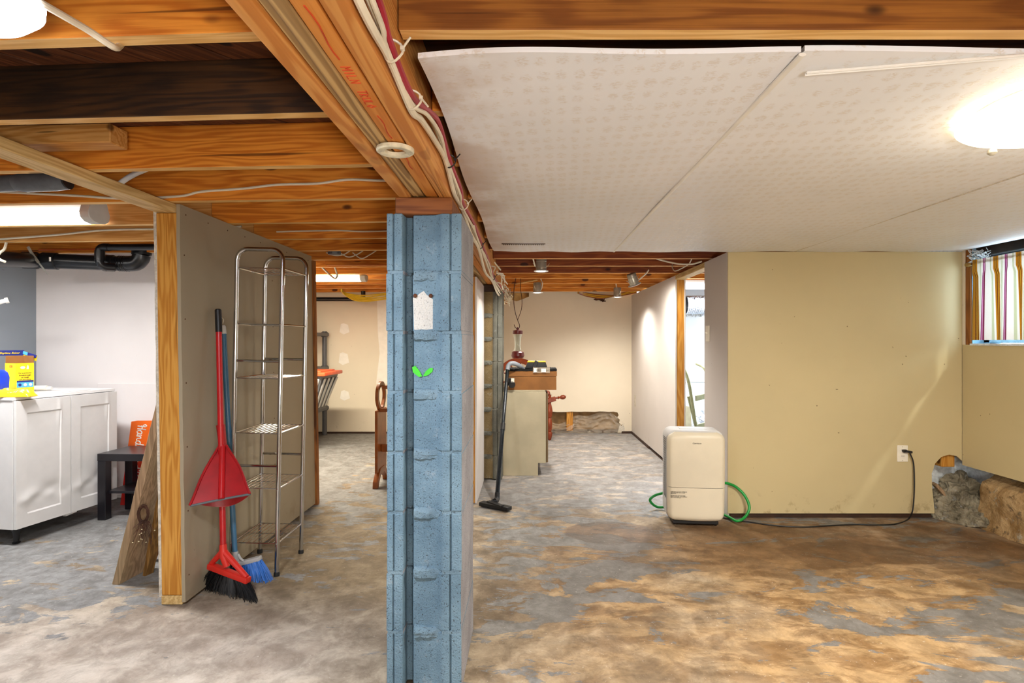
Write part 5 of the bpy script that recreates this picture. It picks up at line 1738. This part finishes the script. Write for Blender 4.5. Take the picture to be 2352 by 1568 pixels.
fcov = front(0, 1, 0.2435, DH - 0.0065, 'front_cover', 1, 0)
fbuc = front(0, 1, ZB + 0.0125, 0.2415, 'water_bucket', 0, 1)
MB().prism(rrect(DW - 0.012, DH - ZB - 0.022, 0.05, 8, 0, ZB + 0.010 + (DH - ZB - 0.02) / 2), 0.034, 0.056, XZm).build('side_band', M['dehum_back'], dh, 0.004, local=True)
MB().box(-DW / 2 + 0.035, DW / 2 - 0.04, 0.03, DD - 0.02, 0.012, ZB + 0.01).build('base', M['black'], dh, 0.003, local=True)
for x in (-0.125, 0.12):
    for y in (0.05, DD - 0.05):
        MB().lathe([(0.011, -0.008), (0.013, 0.0), (0.011, 0.008)], 12, Matrix.Translation((x, y, 0.013)) @ Matrix.Rotation(R(90), 4, 'Y')).build('caster', M['rubber'], dh, local=True)
gr = MB()
for k in range(34):
    z = 0.16 + k * 0.0112
    gr.box(-DW / 2 - 0.0015, -DW / 2 + 0.004, 0.075, 0.175, z, z + 0.005)
gr.build('side_grille', M['black'], dh, local=True)
MB().box(-DW / 2 + 0.09, DW / 2 - 0.09, 0.10, 0.17, DH - 0.001, DH + 0.004).build('control_lid', M['dehum_back'], dh, 0.002, local=True)
DHM = PM[dh.name]
df = lambda x, z, y: DHM @ Matrix.Translation((x, y, z)) @ Matrix.Rotation(R(90), 4, 'X')
lettering('Garrison', 0.0135, df(0.0, 0.513, -0.0008), 'brand_print', M['ink'], fcov, 'CENTER', 0.25, sx=1.1)
yl = 0.0085
for k, s in enumerate(('CAUTION: DO NOT OPERATE', 'WITH BUCKET OR COVER', 'REMOVED.')):
    lettering(s, 0.0072, df(-0.156, 0.214 - k * 0.0062, 0.0083) @ Matrix.Rotation(R(-5.2), 4, 'Y'), 'caution_print', M['ink'], fbuc)
for k, s in enumerate(('ATTENTION: NE PAS FAIRE', 'FONCTIONNER SANS LE SEAU', 'NI LE COUVERCLE.')):
    lettering(s, 0.0072, df(-0.156, 0.190 - k * 0.0062, 0.0083) @ Matrix.Rotation(R(-5.2), 4, 'Y'), 'caution_print', M['ink'], fbuc)

hz = 0.020
gh = thing('green_hose', 'thin green drain hose looping out on both sides of the cream dehumidifier', 'hose', (1.1, 3.62, 0))
hpts = [at(1656, 1109, 3.54), at(1672, 1110, 3.55), at(1692, 1119, 3.56), at(1712, 1140, 3.53), at(1721, 1165, 3.50), at(1712, 1186, 3.48), fl(1693, 1196, hz), Vector((1.285, 3.552, hz)), Vector((1.235, 3.66, hz)), Vector((1.1, 3.73, hz)), Vector((0.95, 3.75, hz)), fl(1508, 1163, hz), at(1493, 1149, 3.74), at(1503, 1138, 3.74), at(1522, 1132, 3.72), at(1545, 1128, 3.68), at(1560, 1128, 3.655)]
for p_ in hpts: p_.y = min(p_.y, 3.555) if p_.x > 1.27 else p_.y
MB().tube(spline(hpts, 9), 0.0088, 12).build('hose', M['hose'], gh)

po = at(2072, 1041, YE)
ot = thing('wall_outlet', 'ivory duplex outlet with a black plug in it on the cream end wall', 'outlet', (po.x, YE - 0.001, po.z))
MB().prism(rrect(0.068, 0.106, 0.003, 3), 0.0, 0.005, Matrix(((1, 0, 0, po.x), (0, 0, -1, YE - 0.0005), (0, 1, 0, po.z), (0, 0, 0, 1)))).build('plate', M['outlet'], ot, 0.0015)
oplate = [o for o in kids(ot)][0]
for s in (-1, 1):
    MB().prism(rrect(0.033, 0.028, 0.009, 5, 0, s * 0.0195), 0.005, 0.0072, Matrix(((1, 0, 0, po.x), (0, 0, -1, YE - 0.0005), (0, 1, 0, po.z), (0, 0, 0, 1)))).build('socket', M['outlet'], oplate, 0.0006)
    for q in (-0.006, 0.006):
        MB().box(po.x + q - 0.001, po.x + q + 0.001, YE - 0.0082, YE - 0.0076, po.z + s * 0.0195 - 0.001, po.z + s * 0.0195 + 0.008).build('slot', M['black'], oplate)
for dz in (-0.044, 0.044):
    MB().lathe([(0.003, 0), (0.002, 0.001)], 10, Matrix.Translation((po.x, YE - 0.0056, po.z + dz)) @ Matrix.Rotation(R(90), 4, 'X')).build('screw', M['steel'], oplate)
pc = thing('power_cord', 'black power cord from the outlet trailing along the floor to the dehumidifier', 'cord', (po.x, YE - 0.03, 0))
pgp = Vector((po.x + 0.004, YE - 0.009, po.z + 0.0195))
MB().bar(pgp, pgp + Vector((0.002, -0.018, -0.001)), 0.026, 0.018, (1, 0, 0)).bar(pgp + Vector((0.0, -0.014, 0)), pgp + Vector((0.040, -0.022, -0.006)), 0.016, 0.014, (0, 1, 0)).build('plug', M['cable_black'], pc, 0.003)
cpts = [pgp + Vector((0.036, -0.021, -0.006)), at(2090, 1040, 3.545), at(2098, 1062, 3.54), at(2100, 1100, 3.53), at(2099, 1145, 3.52), at(2095, 1176, 3.50), fl(2084, 1193, 0.006), fl(2055, 1203, 0.006), fl(2010, 1205, 0.006), fl(1960, 1204, 0.006), fl(1900, 1207, 0.006), fl(1850, 1210, 0.006), fl(1800, 1208, 0.006), fl(1760, 1204, 0.006), fl(1720, 1198, 0.006), fl(1690, 1194, 0.006), fl(1655, 1188, 0.006)]
MB().tube(spline(cpts, 7), 0.0042, 8).build('cord', M['cable_black'], pc)

sp_ = Vector((XP, 3.965, H + (785 - 766) * 3.965 / FOCAL))
sw_ = thing('light_switch', 'narrow ivory toggle switch plate on the off-white passage wall', 'switch', tuple(sp_))
MB().box(XP - 0.008, XP - 0.0005, sp_.y - 0.035, sp_.y + 0.035, sp_.z - 0.057, sp_.z + 0.057).build('plate', M['outlet'], sw_, 0.002)
MB().bar(sp_ + Vector((-0.008, 0, 0.002)), sp_ + Vector((-0.022, 0, 0.010)), 0.010, 0.010, (0, 1, 0)).build('toggle', M['outlet'], sw_, 0.002)

# ================================================================== BACK ROOM, MIDDLE
FY = 4.716
kc = thing('kitchen_cabinet', 'aged cream base cabinet with toe kick standing beside the block pier', 'cabinet', (-0.13, FY, 0))
MB().prism([(-0.21, 0.0), (0.088, 0.0), (0.088, 0.108), (0.155, 0.108), (0.155, 0.712), (-0.21, 0.712)], FY, FY + 0.018, XZ).build('side_panel', M['cab_old'], kc, 0.001)
MB().prism([(-0.42, 0.0), (0.088, 0.0), (0.088, 0.108), (0.155, 0.108), (0.155, 0.712), (-0.42, 0.712)], FY + 0.55, FY + 0.568, XZ).build('side_panel', M['cab_old'], kc, 0.001)
MB().box(-0.21, -0.205, FY + 0.26, FY + 0.549, 0.0, 0.712).box(0.070, 0.087, FY + 0.019, FY + 0.549, 0.0, 0.107).build('carcass_board', M['darkwood'], kc)
for k in range(2):
    MB().box(0.1565, 0.174, FY + 0.002 + k * 0.283, FY + 0.281 + k * 0.283, 0.112, 0.700).build('door', M['cab_door'], kc, 0.002)
MB().box(-0.205, 0.152, FY + 0.002, FY + 0.566, 0.7125, 0.7165).box(-0.205, 0.150, FY + 0.004, FY + 0.564, 0.717, 0.728).build('top_board', M['cab_old'], kc, 0.001)

by0, by1, bz0 = 4.735, 5.02, 0.7285
X_ = lambda px, Y=4.735: (px - PX) * Y / FOCAL
cx0, cx1 = X_(1168), X_(1278)
cbx = thing('cardboard_box', 'open brown cardboard box full of dark odds and ends on the aged cabinet', 'box', ((cx0 + cx1) / 2, by0, bz0))
bh = 0.158
for (a, b, c, d_) in ((cx0, cx1, by0, by0 + 0.004), (cx0, cx1, by1 - 0.004, by1), (cx0, cx0 + 0.004, by0 + 0.0045, by1 - 0.0045), (cx1 - 0.004, cx1, by0 + 0.0045, by1 - 0.0045)):
    MB().box(a, b, c, d_, bz0 + 0.001, bz0 + bh).build('box_wall', M['card'], cbx)
MB().box(cx0, cx1, by0, by1, bz0, bz0 + 0.001).build('box_bottom', M['card'], cbx)
MB().bar((cx0 + 0.004, by0 - 0.003, bz0 + bh - 0.018), (cx1 + 0.004, by0 - 0.003, bz0 + bh - 0.018), 0.002, 0.040, (0, 1, 0)).build('box_flap', M['card'], cbx)
rg = thing('folded_mat', 'folded black shaggy mat laid over the open cardboard box', 'mat', ((cx0 + cx1) / 2, by0 + 0.1, bz0 + bh))


def mat_f(u, v):
    x = cx0 - 0.008 + (cx1 - cx0 + 0.012) * u
    y = by0 - 0.006 + 0.29 * v
    return (x, y, bz0 + bh + 0.004 + 0.018 + 0.006 * mnoise.noise((u * 12, v * 9, 0)) + 0.004 * mnoise.noise((u * 40, v * 30, 4)))


MB().sheet(mat_f, 60, 24, (0, 0, -0.018)).build('mat_pile', M['rug'], rg, smooth=20)
zt = bz0 + bh + 0.026
tcse = thing('tool_case', 'black trapezoid case with yellow edge and strap lying on the dark mat', 'case', (X_(1232), by0 + 0.05, zt))
xa, xb = X_(1206), X_(1258)
MB().prism([(xa, zt), (xb, zt), (xb - 0.016, zt + 0.052), (xa + 0.022, zt + 0.052)], by0 + 0.02, by0 + 0.17, XZ).build('case_shell', M['black'], tcse, 0.004, 2)
MB().prism([(xa + 0.018, zt + 0.0525), (xb - 0.013, zt + 0.0525), (xb - 0.018, zt + 0.062), (xa + 0.026, zt + 0.062)], by0 + 0.018, by0 + 0.172, XZ).build('case_rim', M['yellowcard'], tcse, 0.002)
MB().bar((X_(1226), by0 + 0.014, zt + 0.002), (X_(1233), by0 + 0.014, zt + 0.064), 0.030, 0.006, (1, 0, 0)).build('strap', M['cable_black'], tcse, 0.002)
pk = thing('clear_packet', 'clear plastic packet with barcode labels at the rim of the cardboard box', 'packet', (X_(1243), by0 - 0.006, zt - 0.012))
MB().sheet(lambda u, v: (X_(1224) + 0.145 * u, by0 - 0.0125 + 0.003 * mnoise.noise((u * 9, v * 5, 1)), bz0 + bh - 0.012 + 0.048 * v), 24, 8, (0, 0.001, 0)).build('packet_film', M['poly'], pk, smooth=20)
lb = MB()
lb.box(X_(1226), X_(1226) + 0.03, by0 - 0.017, by0 - 0.0165, bz0 + bh - 0.004, bz0 + bh + 0.030).box(X_(1243), X_(1243) + 0.04, by0 - 0.017, by0 - 0.0165, bz0 + bh - 0.004, bz0 + bh + 0.026)
lb.build('paper_label', M['whiteprint'], pk)
bc_ = MB()
for k in range(16):
    x = X_(1231) + 0.003 + k * 0.0021
    bc_.box(x, x + (0.0006 if k % 3 else 0.0012), by0 - 0.0176, by0 - 0.0172, bz0 + bh, bz0 + bh + 0.024)
bc_.build('barcode', M['ink'], pk)

# vacuum wand leaning on the box
vb, vt = at(1142, 1138, 3.92), at(1166, 845, 4.68)
vw = thing('vacuum_wand', 'dark vacuum cleaner wand with wide floor head leaning against the cardboard box', 'vacuum wand', (vb.x, vb.y, 0))
va = (vt - vb).normalized()
ml = (vt - vb).length
MB().tube([vb, vb + va * ml * 0.5], 0.0165, 14).tube([vb + va * ml * 0.5 + va * 0.001, vt], 0.0148, 14).build('tube', M['vac'], vw)
MB().tube([vb + va * ml * 0.47, vb + va * ml * 0.52], 0.019, 14).build('tube_joint', M['black'], vw)
MB().tube(spline([vb + va * 0.02, vb - va * 0.03, fl(1137, 1150, 0.035), fl(1134, 1152, 0.02)], 5), [0.019] * 15 + [0.022], 12).build('elbow', M['black'], vw)
h0, h1 = fl(1105, 1155, 0.02), fl(1171, 1168, 0.02)
MB().bar(h0, h1, 0.055, 0.026, (0, 1, 0)).bar(h0 + Vector((0.05, -0.01, 0.014)), h1 + Vector((-0.05, 0.006, 0.014)), 0.035, 0.016, (0, 1, 0)).build('floor_head', M['black'], vw, 0.006, 2)
MB().tube(spline([vt - va * 0.02, vt + Vector((0.006, 0.0, 0.022)), at(1176, 834, 4.69), at(1190, 838, 4.72), at(1202, 848, 4.80)], 6), 0.0185, 14).build('bent_handle', M['vac_grey'], vw)
ne = at(1176, 883, 4.70)
MB().tube([ne + Vector((0.0, 0.032, 0.004)), ne + Vector((0, -0.01, 0))], [0.026, 0.028], 20).tube([at(1170, 868, 4.70), at(1172, 884, 4.71)], 0.02, 12).build('hose_end', M['black'], vw)
MB().obox(Matrix.Translation(at(1176, 873, 4.69)), 0.038, 0.004, 0.036).build('hose_label', M['outlet'], vw)

# spinning wheel
SY = 6.45
sxp = lambda px: (px - PX) * SY / FOCAL
szp = lambda py: H - (py - PY) * SY / FOCAL
wcx, wcz, wr_o = sxp(1190), 0.700, 0.252
swh = thing('spinning_wheel', 'red-brown wooden spinning wheel with turned legs behind the aged cabinet', 'spinning wheel', (wcx, SY, 0))
WM = Matrix.Translation((wcx, SY, wcz)) @ Matrix.Rotation(R(90), 4, 'X') @ Matrix.Rotation(R(6), 4, 'Y')
MB().lathe([(wr_o - 0.058, -0.018), (wr_o - 0.062, 0.0), (wr_o - 0.058, 0.018), (wr_o - 0.03, 0.022), (wr_o - 0.012, 0.020), (wr_o, 0.024), (wr_o + 0.002, 0.012), (wr_o - 0.008, 0.0), (wr_o + 0.002, -0.012), (wr_o, -0.024), (wr_o - 0.012, -0.020), (wr_o - 0.03, -0.022), (wr_o - 0.058, -0.018)], 56, WM, cap=False).build('wheel_rim', M['wheelwood'], swh)
MB().lathe([(0.018, -0.05), (0.032, -0.03), (0.034, 0), (0.032, 0.03), (0.018, 0.05)], 20, WM).build('hub', M['wheelwood'], swh)
for k in range(10):
    a = 2 * math.pi * k / 10 + 0.16
    d_ = Vector((math.cos(a), math.sin(a), 0))
    MB().tube([WM @ (d_ * r2) for r2 in (0.03, 0.05, 0.07, 0.10, 0.13, 0.15, 0.165, 0.194)], [0.007, 0.006, 0.010, 0.0065, 0.010, 0.007, 0.009, 0.007], 8).build('spoke', M['wheelwood'], swh)
MB().box(wcx - 0.20, sxp(1259), SY - 0.06, SY + 0.06, 0.30, 0.335).build('bench', M['wheelwood'], swh, 0.005)
for s in (-1, 1):
    MB().lathe([(0.02, 0.335), (0.024, 0.40), (0.014, 0.44), (0.022, 0.52), (0.014, 0.60), (0.02, 0.66), (0.02, 0.72)], 14, Matrix.Translation((wcx, SY + s * 0.05, 0))).build('upright', M['wheelwood'], swh)
turn = [(0.012, 0.0), (0.02, 0.012), (0.030, 0.05), (0.034, 0.075), (0.026, 0.10), (0.018, 0.105), (0.026, 0.112), (0.030, 0.15), (0.032, 0.20), (0.022, 0.25), (0.018, 0.258), (0.026, 0.265), (0.034, 0.31), (0.036, 0.34), (0.028, 0.39), (0.018, 0.43), (0.022, 0.44), (0.016, 0.455), (0.020, 0.50), (0.022, 0.53)]
MB().lathe(turn, 18, Matrix.Translation((sxp(1262), SY - 0.03, 0))).build('leg', M['wheelwood'], swh)
for (x, y, rx2) in ((wcx - 0.16, SY - 0.05, 8), (wcx - 0.16, SY + 0.08, -8)):
    MB().lathe([(r2, z2 * 0.59) for r2, z2 in turn], 14, Matrix.Translation((x, y, 0))).build('leg', M['wheelwood'], swh)
mc = Vector((sxp(1267), SY - 0.03, szp(917)))
MB().bar(mc + Vector((-0.07, 0, -0.018)), mc + Vector((0.045, 0, 0.014)), 0.06, 0.052, (0, 1, 0)).build('mother_of_all', M['wheelwood'], swh, 0.004)
MB().lathe([(0.012, 0), (0.012, 0.03), (0.022, 0.036), (0.012, 0.044), (0.013, 0.056), (0.026, 0.075), (0.027, 0.10), (0.014, 0.122), (0.004, 0.127)], 16, Matrix.Translation(mc + Vector((0.04, 0, 0.02))) @ Matrix.Rotation(R(84), 4, 'Y')).build('tension_knob', M['wheelwood'], swh)
MB().lathe([(0.018, 0), (0.028, 0.012), (0.018, 0.03), (0.030, 0.055), (0.024, 0.075), (0.01, 0.09)], 16, Matrix.Translation((sxp(1258), SY - 0.03, szp(914)))).build('maiden', M['wheelwood'], swh)

# quilt rack left of the column
QY0, QY1, QX = 4.315, 4.60, -1.195
qr = thing('quilt_rack', 'brown wooden rack with looped ends and arched feet, partly hidden by the blue column', 'rack', (QX + 0.35, (QY0 + QY1) / 2, 0))
yc_ = (QY0 + QY1) / 2
for x in (QX, QX + 0.70):
    MB().prism([(QY0 + 0.005, 0.11), (QY1 - 0.005, 0.11), (QY1 - 0.005, 0.60), (QY0 + 0.005, 0.60)], x, x + 0.022, YZ).build('end_panel', M['furn'], qr, 0.003)
    ft = [(QY0 - 0.03, 0), (QY0 + 0.015, 0), (QY0 + 0.03, 0.035), (QY0 + 0.06, 0.062), (yc_ - 0.05, 0.085), (yc_ + 0.05, 0.085), (QY1 - 0.06, 0.062), (QY1 - 0.03, 0.035), (QY1 - 0.015, 0), (QY1 + 0.03, 0), (QY1 + 0.025, 0.05), (QY1 - 0.03, 0.10), (QY1 - 0.07, 0.135), (QY0 + 0.07, 0.135), (QY0 + 0.03, 0.10), (QY0 - 0.025, 0.05)]
    MB().prism(ft, x - 0.008, x + 0.030, YZ).build('arched_foot', M['furn'], qr, 0.003)
    for s in (-1, 1):
        pts = [(x + 0.011, yc_ + s * 0.03, 0.60), (x + 0.011, yc_ + s * 0.06, 0.625), (x + 0.011, yc_ + s * 0.105, 0.68), (x + 0.011, yc_ + s * 0.10, 0.75), (x + 0.011, yc_ + s * 0.05, 0.795), (x + 0.011, yc_ + s * 0.0, 0.805)]
        b = MB()
        sp2 = spline(pts, 5)
        for a_, b_ in zip(sp2, sp2[1:]):
            b.bar(a_, b_ + (b_ - a_) * 0.25, 0.022, 0.036, (1, 0, 0))
        b.build('looped_end', M['furn'], qr)
for (z0, z1, y) in ((0.762, 0.79, yc_), (0.585, 0.615, yc_ - 0.07), (0.26, 0.32, yc_ - 0.02)):
    MB().box(QX + 0.0225, QX + 0.6995, y - 0.012, y + 0.012, z0, z1).build('rail', M['furn'], qr, 0.003)

# plastic shelving and tote in the middle room
TY = 6.45
ps = thing('plastic_shelving', 'dark grey plastic shelving unit at the left of the patched back wall', 'shelving', (-2.85, TY, 0))
for (x, y) in ((-2.49, 6.30), (-2.49, 6.78), (-3.2, 6.30), (-3.2, 6.78)):
    b = MB().lathe([(0.028, 0.0), (0.028, 1.27)], 12, Matrix.Translation((x, y, 0)))
    for z in (0.30, 0.79, 1.20):
        b.lathe([(0.034, z), (0.042, z + 0.01), (0.042, z + 0.055), (0.034, z + 0.06)], 12, Matrix.Translation((x, y, 0)))
    b.build('post', M['tote'], ps)
for z in (0.30, 0.79, 1.20):
    MB().box(-3.24, -2.45, 6.26, 6.82, z + 0.012, z + 0.05).build('shelf_board', M['tote'], ps, 0.004)
tt = thing('storage_tote', 'ribbed grey storage tote with a bright orange lid before the plastic shelving', 'tote', (-2.45, 5.9, 0.415))
tz0, tz1 = 0.416, 0.79


def tote_side(z):
    f = (z - tz0) / (tz1 - tz0)
    return (-2.80 - 0.04 * f, -2.215 + 0.12 * f, 5.70 - 0.05 * f, 6.08 + 0.05 * f)


tx = MB()
a_, b_ = tote_side(tz0), tote_side(tz1)
tx.add([(a_[0], a_[2], tz0), (a_[1], a_[2], tz0), (a_[1], a_[3], tz0), (a_[0], a_[3], tz0), (b_[0], b_[2], tz1), (b_[1], b_[2], tz1), (b_[1], b_[3], tz1), (b_[0], b_[3], tz1)],
       [(3, 2, 1, 0), (0, 1, 5, 4), (1, 2, 6, 5), (2, 3, 7, 6), (3, 0, 4, 7), (4, 5, 6, 7)])
tbody = tx.build('tote_body', M['tote'], tt, 0.015, 2)
for k in range(8):
    f = (k + 0.5) / 8
    x0_, x1_ = a_[0] + (a_[1] - a_[0]) * f, b_[0] + (b_[1] - b_[0]) * f
    MB().bar((x0_, a_[2] - 0.004, tz0 + 0.03), (x1_, b_[2] - 0.004, tz1 - 0.03), 0.034, 0.014, (1, 0, 0)).build('rib', M['grey_plastic'], tbody, 0.004)
for k in range(4):
    f = (k + 0.5) / 4
    MB().bar((a_[1] + 0.004, a_[2] + (a_[3] - a_[2]) * f, tz0 + 0.03), (b_[1] + 0.004, b_[2] + (b_[3] - b_[2]) * f, tz1 - 0.03), 0.045, 0.014, (0, 1, 0)).build('rib', M['grey_plastic'], tbody, 0.004)
MB().box(b_[0] - 0.03, b_[1] + 0.035, b_[2] - 0.03, b_[3] + 0.03, tz1 + 0.001, tz1 + 0.038).box(b_[0] + 0.03, b_[1] - 0.03, b_[2] + 0.03, b_[3] - 0.03, tz1 + 0.030, tz1 + 0.052).build('lid', M['orange'], tt, 0.010, 2)

lt = thing('plastic_crate', 'grey plastic crate under the orange-lidded tote, hidden behind the partition', 'crate', (-2.58, 5.88, 0))
MB().box(-2.80, -2.36, 5.72, 6.06, 0.0, 0.39).build('crate_body', M['tote'], lt, 0.012, 2)
MB().box(-2.82, -2.35, 5.70, 6.08, 0.391, 0.415).build('crate_lid', M['tote'], lt, 0.006, 2)

# ================================================================== UTILITY ROOM BITS
fd_ = at(1580, 700, 5.6)
du = thing('foil_duct', 'crinkled silver foil duct with a dark open mouth beyond the doorway', 'duct', tuple(fd_))
DM = basis((0, 1, 0), (0, 0, 1), fd_)          # local z along +x
prof = []
for k in range(30):
    prof.append((0.088 + 0.006 * (k % 2), -0.02 + k * 0.0095))
MB().lathe(prof, 26, DM, cap=False).build('duct_wall', M['foil'], du)
ds = [fd_ + Vector((0.265, 0, 0)), fd_ + Vector((0.34, 0.02, 0.04)), fd_ + Vector((0.39, 0.08, 0.13)), fd_ + Vector((0.42, 0.2, 0.25))]
MB().tube(spline(ds, 10), [0.088 + 0.006 * (k % 2) for k in range(31)], 24).build('duct_bend', M['foil'], du)
MB().lathe([(0.083, -0.012), (0.078, 0.10), (0.0, 0.11)], 24, DM, cap=False).build('open_mouth', M['black'], du)
ht = thing('hand_truck', 'olive painted hand truck with a curved handle behind the doorway', 'hand truck', tuple(fl(1600, 1100)))
HY = 5.15
hx = lambda px: (px - PX) * HY / FOCAL
hzp = lambda py: H - (py - PY) * HY / FOCAL
for dx in (0.0, 0.0):
    pass
pts = [(hx(1560), HY + 0.10, hzp(838)), (hx(1571), HY, hzp(848)), (hx(1581), HY - 0.02, hzp(880)), (hx(1587), HY - 0.03, hzp(920)), (hx(1595), HY - 0.05, hzp(980)), (hx(1606), HY - 0.08, hzp(1050)), (hx(1612), HY - 0.10, 0.06)]
MB().tube(spline(pts, 6), 0.015, 12).build('side_rail', M['truck'], ht)
pts2 = [(hx(1588) - 0.02, HY + 0.02, hzp(910)), (hx(1600), HY, hzp(980)), (hx(1614), HY - 0.03, 0.08)]
MB().bar(pts2[0], pts2[2], 0.03, 0.022, (1, 0, 0)).build('frame_bar', M['truck'], ht, 0.003)
MB().tube(spline([(p[0] + 0.26, p[1] + 0.22, p[2]) for p in pts], 6), 0.015, 12).build('side_rail', M['truck'], ht)
for z in (0.35, 0.62):
    MB().bar((hx(1594), HY - 0.05, z), (hx(1594) + 0.26, HY + 0.17, z + 0.02), 0.05, 0.012, (0, 0, 1)).build('cross_bar', M['truck'], ht, 0.002)
MB().bar((hx(1612), HY - 0.10, 0.03), (hx(1612) + 0.26, HY + 0.12, 0.03), 0.16, 0.01, (0.7, 0.7, 0)).build('toe_plate', M['truck'], ht, 0.002)
for (x, y) in ((hx(1612) + 0.02, HY + 0.05), (hx(1612) + 0.28, HY + 0.26)):
    MB().lathe([(0.03, -0.02), (0.09, -0.02), (0.10, 0.0), (0.09, 0.02), (0.03, 0.02)], 20, Matrix.Translation((x, y, 0.10)) @ Matrix.Rotation(R(45), 4, 'Z') @ Matrix.Rotation(R(90), 4, 'Y')).build('wheel', M['rubber'], ht)
gb = thing('grey_board', 'bent grey sheet leaning behind the hand truck', 'board', (1.62, 5.6, 0))
MB().sheet(lambda u, v: (1.44 + 0.21 * u, 5.50 + 0.03 * math.sin(u * 3) + 0.1 * v, 0.002 + 0.53 * v - 0.05 * u * v), 12, 8, (0, 0.008, 0)).build('sheet', plain('olive_grey_sheet', '#a09a80', 0.6), gb)
ib = thing('insulation_roll', 'crumpled silver insulation heaped in the utility room corner', 'insulation', (1.85, 5.85, 0))


def heap(u, v):
    a = 2 * math.pi * u
    r_ = 0.36 * (1 - v) + 0.01
    k_ = 0.09 * mnoise.noise((math.cos(a) * 2, math.sin(a) * 2, v * 3)) + 0.04 * mnoise.noise((math.cos(a) * 7, math.sin(a) * 7, v * 9))
    return (2.04 + (r_ + k_) * math.cos(a), 5.82 + (r_ + k_) * math.sin(a) * 0.8, max(0.0, 0.56 * v ** 0.7 + k_ * 0.8 * (v > 0.02)))


MB().sheet(heap, 40, 20).build('foil_heap', M['foil'], ib, smooth=15)
MB().tube(spline([at(1562, 975, 5.0), at(1572, 985, 4.98), at(1582, 1000, 4.95), at(1590, 1030, 4.9), fl(1600, 1080, 0.01)], 6), 0.005, 6).build('stray_wire', M['cable_black'], ht)
